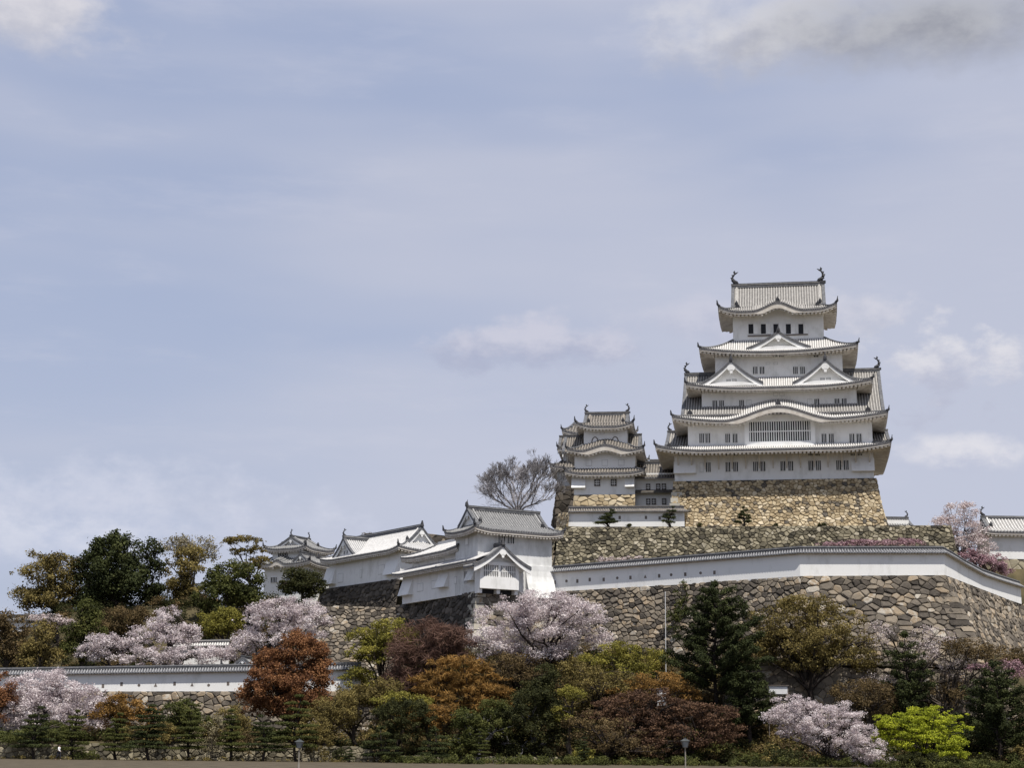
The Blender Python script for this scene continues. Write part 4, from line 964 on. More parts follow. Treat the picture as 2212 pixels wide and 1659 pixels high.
def lflare(par, F, pa, pb, pyt, pyb, xo, out=.85):
    ya, zt = F.Lx(pa, pyt, xo); yb, _ = F.Lx(pb, pyt, xo); zb = F.Lx((pa + pb) / 2, pyb, xo)[1]
    if ya < yb: ya, yb = yb, ya
    mb = MB(); mb.hexa([(xo + .02, ya, zb), (xo + .02, yb, zb), (xo + .02, yb, zt), (xo + .02, ya, zt)], [(xo - out, ya, zb), (xo - out, yb, zb), (xo - .02, yb, zt), (xo - .02, ya, zt)])
    mb.build('stone_drop_bay', M['plaster'], par)
lflare(wg, TF, 870, 892, 1255, 1287, 0); lflare(wg, TF, 949, 970, 1240, 1270, 0); lflare(wg, TF, 1013, 1029, 1228, 1255, 0)
# back wing
BO = Vector((-17.1, 262, 27.6)); BR = R(35); BF = Frame(BO, BR)
bw = empty('wing', BO, BR, 'long white back wing with bright roof and gables at both ends', 'castle building')
zE = BF.Lx(780, 1198, -1.2)[1]; yE = BF.Lx(711, 1250, 0)[0]; zR = BF.Lx(900, 1139, 4.5)[1]
wallbox(bw, 0, 9, 0, yE, -.2, zE + .4, 'plaster')
ring_roof(bw, 'bright', (-1.25, 10.2, -1.3, yE + 1.25), (2.2, 6.8, 1.6, yE - 1.6), zE, zE + 1.6, (0, 9, 0, yE), up=.5, rib=.42, k=1.5)
g2 = gable_roof(bw, 'bright', lambda x, y, z: (4.5 - y, x, z), 1.0, yE - 1.0, 4.9, zE + 1.45, zR - .2, sag=.15, ridge_h=.55, rib=.42, board=.4)
cyA = BF.Lx(742, 1180, -.6)[0]; zG = BF.Lx(742, 1160, -.6)[1]
cg = gable_roof(bw, 'bright', T_left(-.7, cyA), 0, 5, 6.8, zE + .35, zG - .3, sag=.3, ends='l', ridge_h=.55, kud=False, board=.4, gwin=.5, name='dormer_gable')
fish(cg, .2 - .7, cyA, zG, 1.3, 1)
mb = MB(); mb.tube([(4.5, 1.05, zR), (4.5, 1.0, zR + .9)], [.35, .1], 6); mb.build('end_tile', M['orn'], g2)
lwin(bw, BF, 736, 1249, 0, 1.7, 1.5); lwin(bw, BF, 780, 1240, 0, .7, 1.3); lwin(bw, BF, 824, 1231, 0, 1.9, 1.5)
lflare(bw, BF, 706, 726, 1228, 1263, 0); lflare(bw, BF, 836, 862, 1213, 1242, 0)

# ---------------------------------------------------------------- distant turret on the left
DO = Vector((XX(587, 297, 1240), 297, ZZ(1275, 297, 600))); DR = R(-30); DF = Frame(DO, DR)
dt = empty('turret', DO, DR, 'small far white turret with two grey roofs beyond the dark round tree', 'turret')
dx = lambda px, yo: DF.L(px, 1200, yo)[0]
dz = lambda py, yo, px=620: DF.L(px, py, yo)[1]
dw = dx(657, 0)
zu, zl = dz(1185, -1), dz(1219, -1)
wallbox(dt, -1, dw + 1.6, -.8, 8, -9, zl + .4, 'plaster'); wallbox(dt, 0, dw, 0, 6.5, zl, zu + .4, 'plaster')
ring_roof(dt, 'grey', (-2.2, dw + 2.8, -2.1, 9.2), (0, dw, 0, 6.5), zl, zl + 1.3, (-1, dw + 1.6, -.8, 8), up=.5, rib=.5, bumps={'f': [(-1.2, 1.9, .8)]}, k=1.6)
ring_roof(dt, 'grey', (-1.1, dw + 1.1, -1.1, 7.6), (.9, dw - .9, .9, 5.6), zu, zu + .8, (0, dw, 0, 6.5), up=.5, rib=.5, k=1.5)
g3 = gable_roof(dt, 'grey', T_front(dw / 2, .5), 0, 5.6, dw - 1.4, zu + .7, dz(1160, 0), ends='lr', sag=.2, rib=.5, board=.3, ridge_h=.4)
fish(g3, dw / 2, .7, dz(1158, 0), 1.2, 1, 'y'); fish(g3, dw / 2, 5.8, dz(1158, 0), 1.2, -1, 'y')
gable_roof(dt, 'grey', T_front(dw + .6, -1.9), 0, 4, 3.6, zl + .1, zl + 1.6, ends='l', kud=False, rib=.5, board=.25, name='dormer_gable')
window(dt, dx(612, 0), dz(1197, 0), 2.2, 1.0, 0, 5)
for q in (1.2, 4.6): window(dt, q, dz(1252, -.8), 1.4, 1.0, -.8, 3)
# ---------------------------------------------------------------- hall at the right edge
RO = Vector((XX(2137, 262, 1180), 262, ZZ(1207, 262, 2140))); RF = Frame(RO, R(2))
rh = empty('storehouse', RO, R(2), 'long white storehouse with striped tile roof at the right edge', 'castle building')
ze, zt = RF.L(2160, 1148, -1.1)[1], RF.L(2160, 1116, 3)[1]
wallbox(rh, 0, 22, 0, 6, -.3, ze + .4, 'plaster')
r_ = ring_roof(rh, 'white', (-1.2, 23, -1.1, 7.1), (.4, 21.5, .8, 5.2), ze, ze + .9, (0, 22, 0, 6), up=.35, rib=.5, k=1.5)
r2 = gable_roof(rh, 'white', T_id(11, 3), -11.1, 11, 4.6, ze + .8, zt - .3, sag=.15, rib=.5, ridge_h=.4)
fish(r2, .1, 3, zt, 1.5, 1)
def b_rh(mb): stone_wall(mb, (RO.x - 2, 261.4), (RO.x + 32, 262), RO.z - .1, RO.z - .1, 23, 23, .2, 1.3, .9, rng, cap=1)
stone_thing('rampart', 'stone footing under the storehouse at the right edge', b_rh, 'stone_mid')
# ridge end peeping out to the right of the keep base
q = P(1925, 1131, 275); pr = empty('gatehouse', q, R(3), 'tip of a low tiled roof just right of the keep base', 'castle building')
wallbox(pr, -4, 3, .2, 4, -3, .6)
g4 = gable_roof(pr, 'grey', T_id(-.8, 2), -4, 4.2, 6, -.6, 1.0, ends='r', ridge_h=.4, kud=False); fish(g4, 3.2, 2, 1.3, 1.1, -1)
# small gate roofs among the left-hand trees
q = P(392, 1337, 268); ga_ = empty('gatehouse', q, R(4), 'small pale roof between the dark trees and the pink blossom', 'castle building')
wallbox(ga_, -2, 2.2, 0, 3.5, -5, .8); gable_roof(ga_, 'white', T_id(0, 1.7), -2.7, 2.8, 5.5, .6, 2.4, ends='lr', ridge_h=.35, kud=False)
q = P(521, 1447, 228); gb_ = empty('gatehouse', q, R(-12), 'dark curved gate roof with bright gable behind the low white wall', 'castle building')
wallbox(gb_, -1.4, 1.4, .2, 3.2, -4, .2); ring_roof(gb_, 'grey', (-2.3, 2.3, -1, 4.2), (-.8, .8, .5, 2.7), -.1, .7, (-1.4, 1.4, .2, 3.2), up=.5, k=1.4)
gable_roof(gb_, 'grey', T_front(0, .3), 0, 2.8, 2.4, .6, 1.6, ends='lr', ridge_h=.3, kud=False, board=.2)

# ================================================================ TREES AND PLANTS
nrng = np.random.default_rng(11)
def foliage(name, mat, parent, origin, clumps, leaf=.16, dens=.8, elong=1.0, upb=.25, cap=45000, tspread=.28):
    """leaf-sized faces spread through each clump (x, y, z, rx, ry, rz, tint)"""
    lf = leaf * (.7 if 'cherry' in mat else .82); cap = int(cap * (1.9 if 'cherry' in mat else 1.5)); cl = np.array(clumps, dtype=float); rr = (cl[:, 3] * cl[:, 4] + cl[:, 3] * cl[:, 5] + cl[:, 4] * cl[:, 5]) / 3 * 4 * math.pi
    cnt = np.maximum(6, (rr * dens / (2 * leaf * leaf)).astype(int)); tot = cnt.sum()
    if tot > cap: cnt = np.maximum(4, (cnt * cap / tot).astype(int))
    ix = np.repeat(np.arange(len(cl)), cnt); n = len(ix); c = cl[ix]
    d = nrng.normal(size=(n, 3)); d[:, 2] += upb * 1.2; d /= np.linalg.norm(d, axis=1)[:, None] + 1e-9
    r = (.45 + .6 * nrng.random(n) ** .6) * (1 + .24 * nrng.normal(size=n)); p = c[:, :3] + d * r[:, None] * c[:, 3:6]
    nn = d * .75 + nrng.normal(size=(n, 3)) * .6 + np.array([0, 0, .25]); nn /= np.linalg.norm(nn, axis=1)[:, None] + 1e-9
    t = np.cross(nn, nrng.normal(size=(n, 3)) if elong == 1.0 else (np.cross(nn, d) + .5 * nrng.normal(size=(n, 3)))); t /= np.linalg.norm(t, axis=1)[:, None] + 1e-9
    b = np.cross(nn, t); s = lf * nrng.uniform(.6, 1.35, n)[:, None]
    a1 = t * s * (elong if elong > 1 else 1.15); a2 = b * s * (1 / elong if elong > 1 else .85)
    V = np.empty((n, 4, 3)); V[:, 0] = p + a1; V[:, 1] = p + a2 + a1 * .15; V[:, 2] = p - a1 * .9; V[:, 3] = p - a2 + a1 * .15
    V -= np.array(origin)[None, None, :]
    ti = np.clip(c[:, 6] + nrng.normal(size=n) * tspread * (.75 if 'cherry' in mat else .5), 0.02, .98)
    me = bpy.data.meshes.new(name); me.vertices.add(4 * n); me.vertices.foreach_set('co', V.reshape(-1))
    me.loops.add(4 * n); me.loops.foreach_set('vertex_index', np.arange(4 * n, dtype=np.int32))
    me.polygons.add(n); me.polygons.foreach_set('loop_start', np.arange(0, 4 * n, 4, dtype=np.int32)); me.polygons.foreach_set('loop_total', np.full(n, 4, dtype=np.int32))
    me.materials.append(M[mat]); at = me.attributes.new('tint', 'FLOAT', 'FACE'); at.data.foreach_set('value', ti.astype(np.float32))
    me.update(); me.validate()
    o = bpy.data.objects.new(name, me); C.objects.link(o); o.parent = parent; return o
def lobe_clumps(lobes, Y, rc, flat, rg, fill=1.0, depth=.85, inner=.25):
    out = []; cen = []
    for L in lobes:
        px, py, rx, ry = L[:4]; f_ = 1.32 if (Y > 255 and px < 700) else 1.2; rx *= f_; ry *= min(f_, 1.14); dy = L[4] if len(L) > 4 else 0; Yl = Y + dy
        c = P(px, py, Yl); k = Yl / FPX; RX, RZ = rx * k, ry * k; RY = min(RX * depth, 6.5); cen.append((c, RX, RY, RZ))
        rcc = min(rc, RX * .6, RZ * .75); n = int(fill * 4.2 * (RX * RZ + RX * RY + RY * RZ) / 3 / (rcc * rcc) * .8) + 3
        for i in range(n):
            d = Vector((rg.gauss(0, 1), rg.gauss(0, 1), rg.gauss(0, 1) + .3)).normalized()
            if d.y > .35 and rg.random() < .55: continue
            r = rg.uniform(.72, 1.0) if rg.random() > inner else rg.uniform(.15, .7)
            q = rcc * rg.uniform(.6, 1.3)
            if rg.random() < .3: r *= rg.uniform(1.05, 1.2); q *= rg.uniform(.3, .6)
            e = max(.2, 1 - q * .45 / max(RX, q * 1.01)); ez = max(.2, 1 - q * flat * .5 / max(RZ, q * flat * 1.01))
            out.append((c.x + d.x * RX * r * e, c.y + d.y * RY * r * e, c.z + d.z * RZ * r * ez, q, q * .9, q * flat, min(.95, max(.05, rg.gauss(.5, .16)))))
    return out, cen
def limbs(mb, base, targets, cen, rg, r0, n=22, n_side=6, lean=.5):
    """trunk to the crown's middle, then curved limbs that fork out to the clumps"""
    tx = sum(c[0].x * c[1] for c in cen) / sum(c[1] for c in cen); tz = min(c[0].z - c[3] * .2 for c in cen); ty = sum(c[0].y for c in cen) / len(cen)
    B = Vector(base); top = Vector((B.x + (tx - B.x) * lean, B.y + (ty - B.y) * lean, max(B.z + 1.0, tz))); H = (top - B).length
    tr = [B - Vector((0, 0, .4))]
    for k in range(1, 6): u = k / 5; tr.append(B.lerp(top, u) + Vector((rg.uniform(-1, 1), rg.uniform(-1, 1), 0)) * .05 * H)
    mb.tube(tr, [r0 * (1.25 - .6 * k / 5) for k in range(6)], 7)
    forks = []
    tg = rg.sample(targets, min(n, len(targets)))
    for i, t in enumerate(tg):
        e = Vector(t[:3])
        if forks and rg.random() < .65:
            s, rs = min(forks, key=lambda q: (q[0] - e).length + rg.random() * 1.5)
        else:
            k = rg.randint(3, 5); s, rs = tr[k], r0 * .5
        L = (e - s).length; mid = s.lerp(e, .5) + Vector((rg.uniform(-.1, .1), rg.uniform(-.1, .1), rg.uniform(.02, .16))) * L
        rs = min(rs, .035 * L + .05); pts = [s, s.lerp(mid, .55) + Vector((0, 0, .04 * L)), mid, mid.lerp(e, .55), e]
        mb.tube(pts, [rs, rs * .8, rs * .62, rs * .42, rs * .18], 4, cap=False)
        forks.append((pts[1], rs * .8)); forks.append((mid, rs * .6))
        for q in range(n_side):
            a = s.lerp(e, rg.uniform(.5, 1)); dd = Vector((rg.gauss(0, 1), rg.gauss(0, 1), rg.gauss(.5, .7))).normalized() * t[3] * rg.uniform(.8, 1.8)
            mb.tube([a, a + dd * .5 + Vector((0, 0, .08)), a + dd], [rs * .3, rs * .2, .012], 3, cap=False)
def tree(name, label, mat, Y, lobes, bx, rc=.9, leaf=.15, dens=.8, flat=.75, bark='bark', seed=0, r0=.3, n=22, n_side=4, fill=1.0, elong=1.0, cap=42000, group=None, cat='tree', zb=None, by=None, inner=.25, lean=.8, upb=.25, tsp=.28, shrub=False):
    rg = random.Random(seed * 131 + int(bx) * 7 + int(Y))
    x = XX(bx, Y, 1500); y = Y + (by or 0); z = hgt(x, y) if zb is None else zb; base = (x, y, z)
    t = empty(name, base, 0, label, cat, group)
    cl, cen = lobe_clumps(lobes, Y, rc, flat, rg, fill, inner=inner)
    cl = [c for c in cl if c[2] > hgt(c[0], c[1]) - .2 * c[3]] or cl
    mb = MB(lambda a, b, c: (a - x, b - y, c - z)); limbs(mb, base, cl, cen, rg, r0, n, n_side, lean)
    mb.build('trunk', M[bark], t, smooth=True)
    foliage('foliage' if shrub else 'crown', mat, t, base, cl, leaf, dens, elong, upb, cap, tsp)
    return t

GP0 = 'clipped garden pines along the front'
# --- a cloud-pruned garden pine, two builds, copied along the garden
def cloud_pine(seed, H, wide, mat='pine', label='', px=0, Y=200, dens=1.0, group='clipped garden pines along the front', npad=7, name='garden_pine'):
    if group == GP0: H *= 1.12; wide *= 1.22
    rg = random.Random(seed); x = XX(px, Y, 1630); z = hgt(x, Y); t = empty(name, (x, Y, z), 0, label, 'pine tree', group)
    mb = MB(); bend = rg.uniform(-.5, .5); tr = []
    for k in range(7):
        u = k / 6; tr.append(Vector((bend * math.sin(u * PI * 1.3) + rg.uniform(-.06, .06), rg.uniform(-.1, .1), -.2 + (H * .95) * u)))
    mb.tube(tr, [.2 - .025 * k for k in range(7)], 6); cl = []
    for k in range(npad):
        u = .26 + .74 * k / (npad - 1); zc = H * u; s = (1 if k % 2 else -1); w = wide * (1.05 - .72 * u) * rg.uniform(.8, 1.15)
        for ss in ((s, -s * .75) if k < npad - 1 else (0,)):
            off = w * .62 * ss; cx = bend * math.sin(u * PI * 1.3) + off; cy = rg.uniform(-.35, .35) * w; zz = zc + rg.uniform(-.15, .15) - .12 * abs(ss)
            a = tr[min(6, int(u * 6))]; mb.tube([a - Vector((0, 0, .35)), (a + Vector((cx, cy, zz))) / 2 - Vector((0, 0, .12)), Vector((cx, cy, zz - .05))], [.07, .05, .03], 4)
            tt = rg.uniform(.35, .6)
            for q in range(6):
                cl.append((x + cx + rg.uniform(-.5, .5) * w, Y + cy + rg.uniform(-.55, .55) * w, z + zz + rg.uniform(-.05, .12), w * rg.uniform(.32, .48), w * rg.uniform(.32, .48), rg.uniform(.12, .19), tt))
    mb.build('trunk', M['bark_dark'], t, smooth=True)
    foliage('crown', mat, t, (x, Y, z), cl, .075, dens, 1.0, .5, 15000, .3)
    return t
def copy_tree(src, x, y, rz, s, label, group=None):
    c = src.copy(); C.objects.link(c); c.location = (x, y, hgt(x, y)); c.rotation_euler = (0, 0, rz); c.scale = (s, s, s * 1.0); c['label'] = label
    if group: c['group'] = group
    for ch in src.children:
        d = ch.copy(); C.objects.link(d); d.parent = c
    return c
GP = 'clipped garden pines along the front'
p1 = cloud_pine(3, 5.2, 2.0, 'pine', 'dark layered garden pine at far left in front of the big pink cherry', 74, 198)
p2 = cloud_pine(8, 4.9, 1.7, 'green', 'layered garden pine just right of the walking person', 158, 199, npad=8)
p3 = cloud_pine(14, 5.6, 2.0, 'pine', 'dense dark garden pine left of centre of the front row, below the stone base', 322, 197, dens=1.3, npad=9)
p4 = cloud_pine(21, 6.8, 2.3, 'green', 'tall layered garden pine with clear trunk beneath the rust-red tree', 640, 199, npad=8)
p5 = cloud_pine(29, 3.6, 1.9, 'pine', 'broad low garden pine right of the rust-red tree, close to the frame bottom', 822, 197, npad=5)
def cp(src, px, Y, s, rz, label):
    x = XX(px, Y, 1630); return copy_tree(src, x, Y, rz, s, label, GP)
cp(p4, 408, 199, .85, 1.2, 'layered garden pine with pale green pads between the dark pine and the grey bush')
cp(p2, 497, 200, 1.05, 2.2, 'slim garden pine left of the rust-red tree with gaps between its pads')
cp(p1, 567, 198, .88, 3.3, 'short dark garden pine under the left edge of the rust-red tree')
cp(p2, 250, 200, .95, .7, 'garden pine in front of the yellow-brown bush at left')
cp(p5, 942, 198, .95, 2.0, 'low garden pine with yellowish pads below the ochre tree')
cp(p5, 755, 196, .42, 1.0, 'knee-high rounded pine left of the broad low pine')
cp(p1, 1262, 196, .52, 1.0, 'small layered pine under the rust-brown maples')
cp(p5, 1790, 197, .55, .3, 'tiny pine hidden under the front cherry at right')
cp(p2, 1040, 200, .7, 4.0, 'garden pine with a bare leaning stem right of the low yellowish pine')

SH = 'low clipped shrubs along the front'
def shrub(px, py, rx, ry, Y, mat, label, leaf=.09, dens=1.1, group=None, rc=.45):
    return tree('shrub', label, mat, Y, [(px, py, rx, ry)], px, rc=rc, leaf=leaf, dens=dens, flat=.7, seed=px, r0=.06, n=5, n_side=0, cap=9000, group=group, cat='shrub', shrub=True)
shrub(188, 1637, 26, 13, 199, 'green', 'low green mound right of the walking person', group=SH)
shrub(862, 1644, 22, 10, 197, 'green', 'low clipped green mound right of the broad low pine', group=SH)
shrub(690, 1598, 30, 45, 201, 'olive', 'loose olive shrub with bare stems right of the tall layered pine', dens=.5)
shrub(1265, 1640, 30, 16, 197, 'yellow_olive', 'small yellow-green mound at the foot of the rust maples')
shrub(870, 1565, 62, 52, 202, 'evergreen', 'rounded dark green bush between the low pine and the ochre tree', leaf=.11)
shrub(460, 1590, 35, 38, 202.5, 'greyolive', 'grey half-bare bush among the garden pines', dens=.3)
shrub(540, 1610, 30, 25, 202, 'brown', 'small brown bush behind the slim garden pine', dens=.5)
shrub(1990, 1650, 60, 20, 195, 'evergreen', 'dark low bush under the lime-green tree')

tree('shrub', 'wide dark green bush behind the garden pines below the pink cherry', 'green', 205, [(120, 1585, 60, 22), (60, 1600, 50, 20)], 100, rc=.6, leaf=.1, dens=.8, seed=80, cat='shrub', shrub=True)
tree('shrub', 'olive bush filling the gap between the dense dark pine and the pale-padded pine', 'olive', 204.8, [(362, 1592, 40, 26), (300, 1590, 36, 24)], 350, rc=.6, leaf=.1, dens=.8, seed=81, cat='shrub', shrub=True)
tree('broadleaf_tree', 'loose olive tree in front of the stone base left of the rust-red tree', 'olive', 206, [(500, 1560, 36, 30), (475, 1585, 34, 26), (530, 1580, 30, 28)], 500, rc=.7, leaf=.1, dens=.6, n=34, n_side=6, seed=82)
tree('broadleaf_tree', 'olive-green tree under the right side of the rust-red tree', 'olive', 205, [(700, 1560, 46, 36), (730, 1530, 40, 34), (670, 1590, 34, 24)], 705, rc=.7, leaf=.1, dens=.75, n=34, n_side=5, seed=83)
tree('broadleaf_tree', 'bronze-olive tree at the foot of the ochre tree', 'ochre', 205, [(905, 1560, 50, 30), (950, 1545, 40, 26)], 925, rc=.7, leaf=.1, dens=.7, n=30, n_side=5, seed=84, flat=.5)
tree('maple_tree', 'bronze maple filling the slope left of the tall dark pine', 'ochre', 212, [(1420, 1480, 60, 24), (1370, 1500, 50, 22), (1470, 1500, 40, 22)], 1420, rc=.8, leaf=.11, dens=.6, n=36, n_side=6, seed=85, flat=.45)
tree('broadleaf_tree', 'olive-brown tree between the wide olive tree and the slim pine', 'brown', 212, [(1860, 1500, 60, 30), (1900, 1530, 46, 26)], 1875, rc=.8, leaf=.11, dens=.6, n=36, n_side=6, seed=86)
# --- left hill
tree('broadleaf_tree', 'broad olive-brown tree with bare inner branches at far left of the skyline', 'olive', 266, [(108, 1236, 58, 38), (72, 1268, 36, 42), (150, 1262, 38, 48), (105, 1295, 60, 30)], 118, rc=1.3, leaf=.17, dens=.75, fill=1.0, n=40, n_side=7, r0=.45, seed=1, inner=.1)
tree('evergreen_tree', 'tallest dark evergreen on the left skyline', 'pine', 263, [(250, 1195, 48, 42), (230, 1235, 62, 50), (262, 1265, 60, 60), (225, 1292, 45, 32)], 245, rc=1.2, leaf=.2, dens=1.0, flat=.85, r0=.5, seed=2)
tree('evergreen_tree', 'narrow dark evergreen right beside the tallest one', 'pine', 265, [(325, 1205, 28, 36), (328, 1250, 30, 48), (322, 1292, 20, 30)], 325, rc=1.0, leaf=.2, dens=.95, r0=.35, seed=3)
tree('broadleaf_tree', 'pale half-bare tree behind the olive cone on the skyline', 'greyolive', 286, [(380, 1182, 38, 20), (425, 1180, 40, 22), (445, 1205, 25, 18)], 410, rc=1.0, leaf=.16, dens=.28, n=40, n_side=9, bark='bark_grey', seed=4, r0=.3)
tree('broadleaf_tree', 'olive-brown cone-shaped tree left of the dark green one on the hill', 'olive', 266, [(405, 1215, 32, 34), (402, 1255, 46, 45), (385, 1290, 40, 30)], 405, rc=1.1, leaf=.18, dens=.9, seed=5, r0=.35)
tree('pine_tree', 'open spreading pine with flat pads left of the far turret', 'olive', 274, [(530, 1168, 36, 9), (498, 1172, 16, 6), (548, 1188, 22, 8), (518, 1192, 22, 7), (560, 1212, 24, 9), (538, 1225, 25, 10), (515, 1240, 18, 8)], 548, rc=.9, leaf=.13, dens=.75, flat=.45, n=26, n_side=3, seed=6, r0=.26, bark='bark_dark')
tree('evergreen_tree', 'bulky mid-green tree in front of the spreading pine', 'green', 258, [(505, 1255, 48, 40), (478, 1295, 52, 40), (525, 1290, 38, 32), (470, 1258, 30, 26)], 500, rc=1.1, leaf=.18, dens=1.0, seed=7, r0=.4)
tree('shrub', 'round dark green bush in front of the far turret', 'evergreen', 272, [(640, 1258, 33, 28), (668, 1262, 28, 26), (650, 1272, 42, 20)], 650, rc=.9, leaf=.15, dens=1.1, seed=8, cat='shrub', shrub=True)
tree('broadleaf_tree', 'dark brown-olive tree at the left frame edge above the white wall', 'brown', 246, [(18, 1365, 36, 40), (12, 1410, 40, 40)], 20, rc=1.0, leaf=.16, dens=.9, seed=9)
tree('broadleaf_tree', 'rounded olive tree right of the one at the left frame edge', 'olive', 244, [(88, 1385, 38, 42), (85, 1418, 42, 30)], 88, rc=.9, leaf=.15, dens=.85, seed=10)
tree('evergreen_tree', 'knobbly dark green tree between the olive tree and the small cherry', 'green', 247, [(190, 1325, 26, 26), (200, 1355, 30, 30), (160, 1372, 28, 28), (165, 1405, 32, 26)], 180, rc=.9, leaf=.15, dens=1.0, seed=11)
tree('broadleaf_tree', 'low brown dome below the tall evergreens on the left', 'brown', 254, [(270, 1342, 45, 28), (245, 1362, 32, 24), (310, 1330, 28, 16)], 270, rc=.9, leaf=.14, dens=.95, seed=12)
tree('broadleaf_tree', 'small yellow-olive dome between the two largest left cherries', 'yellow_olive', 249, [(465, 1342, 34, 24), (500, 1338, 30, 22), (478, 1360, 34, 18)], 478, rc=.8, leaf=.13, dens=.9, seed=13)
tree('shrub', 'brown round bush above the short tile-topped wall', 'brown', 247, [(425, 1372, 16, 14), (375, 1320, 12, 10)], 425, rc=.6, leaf=.12, seed=14, cat='shrub', shrub=True)
# hillside cover
def cover(name, label, mat, zones, seed, leaf=.14, dens=.75, cap=110000, qs=1.0):
    """bushes rooted on the terrain"""
    rg = random.Random(seed); cl = []
    for x0, x1, y0, y1, n in zones:
        for k in range(n):
            x, y = rg.uniform(x0, x1), rg.uniform(y0, y1); q = rg.uniform(.5, 1.25) * qs
            if abs(hgt(x, y) - hgt(x, y + 1)) > 1.6: continue
            for w in range(rg.randint(1, 3)):
                xx, yy = x + rg.gauss(0, .6), y + rg.gauss(0, .5); cl.append((xx, yy, hgt(xx, yy) + q * rg.uniform(.2, 1.3), q, q * .9, q * rg.uniform(.5, .85), min(.9, max(.1, rg.gauss(.45, .2)))))
    o = foliage(name, mat, None, (0, 0, 0), cl, leaf, dens, cap=cap); tag(o, label, 'undergrowth', kind='stuff'); return o
cover('undergrowth', 'dark mixed undergrowth on the left hillside between the trees', 'evergreen', [(-96, -33, 246.5, 268, 380), (-90, -20, 226.5, 244, 160)], 3)
cover('undergrowth', 'brown and olive bushes scattered over the left hillside', 'brown', [(-96, -33, 246.5, 264, 190), (-90, -22, 228, 246, 60)], 4)
# --- cherries on the left
tree('cherry_tree', 'pink cherry with a pointed crown in the middle of the left group', 'cherry', 240, [(362, 1345, 38, 34), (355, 1378, 66, 32), (410, 1375, 30, 20)], 350, rc=.8, leaf=.13, dens=.75, n=24, bark='bark_dark', seed=21, flat=.6)
tree('cherry_tree', 'low pale pink cherry left of the pointed one', 'cherry', 239, [(225, 1395, 42, 24), (200, 1415, 30, 22), (270, 1408, 48, 26)], 235, rc=.75, leaf=.13, dens=.75, bark='bark_dark', seed=22, flat=.6)
tree('cherry_tree', 'large pink cherry between the pointed one and the rust-red tree', 'cherry', 238, [(640, 1315, 52, 24), (590, 1335, 56, 34), (660, 1350, 52, 42), (545, 1372, 50, 40), (610, 1390, 60, 40), (510, 1405, 40, 28)], 600, rc=.95, leaf=.14, dens=.75, n=36, bark='bark_dark', seed=23, r0=.4, flat=.6)
tree('cherry_tree', 'long low drift of pink cherry just above the white wall coping', 'cherry', 237, [(330, 1422, 60, 22), (410, 1420, 62, 22), (460, 1415, 40, 18)], 390, rc=.7, leaf=.13, dens=.7, bark='bark_dark', seed=24, flat=.55)
tree('cherry_tree', 'small distant pink cherry behind the olive tree at far left', 'cherry_warm', 256, [(130, 1348, 24, 14), (100, 1335, 30, 8)], 125, rc=.7, leaf=.13, dens=.6, bark='bark_dark', seed=25, flat=.6)
tree('cherry_tree', 'huge pink cherry in front of the low wall at the lower left', 'cherry', 212, [(105, 1480, 58, 30), (60, 1500, 58, 36), (140, 1505, 78, 32), (110, 1545, 110, 38), (195, 1520, 48, 28), (30, 1560, 60, 50), (170, 1575, 62, 32), (60, 1590, 62, 28), (225, 1545, 34, 22), (215, 1580, 30, 20)], 110, rc=.85, leaf=.13, dens=.85, n=46, n_side=3, bark='bark_dark', seed=26, r0=.4, flat=.5, cap=60000)
tree('broadleaf_tree', 'rust-red tree cut off by the left frame edge', 'rust', 209, [(-6, 1490, 36, 42), (-4, 1530, 36, 40)], -4, rc=.7, leaf=.1, dens=.95, seed=27, cap=16000)
tree('broadleaf_tree', 'large round rust-red tree in front of the low white wall', 'rust', 211, [(648, 1410, 52, 42), (590, 1440, 44, 38), (690, 1450, 28, 48), (620, 1480, 82, 44), (565, 1510, 46, 38), (650, 1525, 62, 36)], 628, rc=.8, leaf=.12, dens=1.1, fill=1.35, n=34, seed=28, r0=.4, bark='bark_dark', cap=55000, tsp=.4)
tree('shrub', 'yellow-brown low tree between the pink cherry and the stone base', 'ochre', 207, [(265, 1528, 44, 26), (235, 1545, 38, 24), (300, 1550, 40, 28)], 265, rc=.6, leaf=.11, dens=.8, seed=29, cap=16000)
tree('evergreen_tree', 'green bushy tree in front of the stone base left of the rust-red tree', 'green', 206, [(390, 1545, 42, 30), (420, 1570, 38, 30), (365, 1575, 30, 28)], 395, rc=.7, leaf=.12, dens=.85, seed=30, cap=16000)
# --- centre
tree('broadleaf_tree', 'yellow-olive layered tree right of the large rust-red tree', 'yellow_olive', 224, [(850, 1362, 50, 22), (800, 1385, 46, 26), (830, 1410, 62, 26), (785, 1425, 42, 26), (870, 1395, 50, 26), (780, 1470, 40, 26)], 835, rc=.8, leaf=.12, dens=.75, flat=.5, n=34, seed=31, r0=.3)
tree('broadleaf_tree', 'maroon twiggy tree without leaves below the pale corner stones', 'maroon', 220, [(925, 1385, 68, 40), (900, 1430, 60, 44), (975, 1395, 42, 36), (880, 1480, 50, 36)], 915, rc=1.0, leaf=.2, elong=4.0, dens=.75, n=44, n_side=6, seed=32, r0=.28, bark='bark_dark', flat=.85, cap=50000)
tree('broadleaf_tree', 'feathery ochre-orange tree in the middle of the slope', 'ochre', 213, [(985, 1450, 66, 30), (940, 1485, 56, 34), (1030, 1480, 66, 34), (985, 1520, 80, 34), (1060, 1510, 42, 30)], 990, rc=.8, leaf=.18, elong=2.6, dens=.75, n=36, n_side=5, seed=33, flat=.45, bark='bark_dark', cap=50000)
tree('broadleaf_tree', 'dull olive tree below the yellow-olive one', 'olive', 210, [(780, 1520, 60, 40), (735, 1560, 46, 36), (820, 1500, 50, 32), (700, 1525, 30, 26)], 770, rc=.8, leaf=.12, dens=.7, n=30, n_side=5, seed=34)
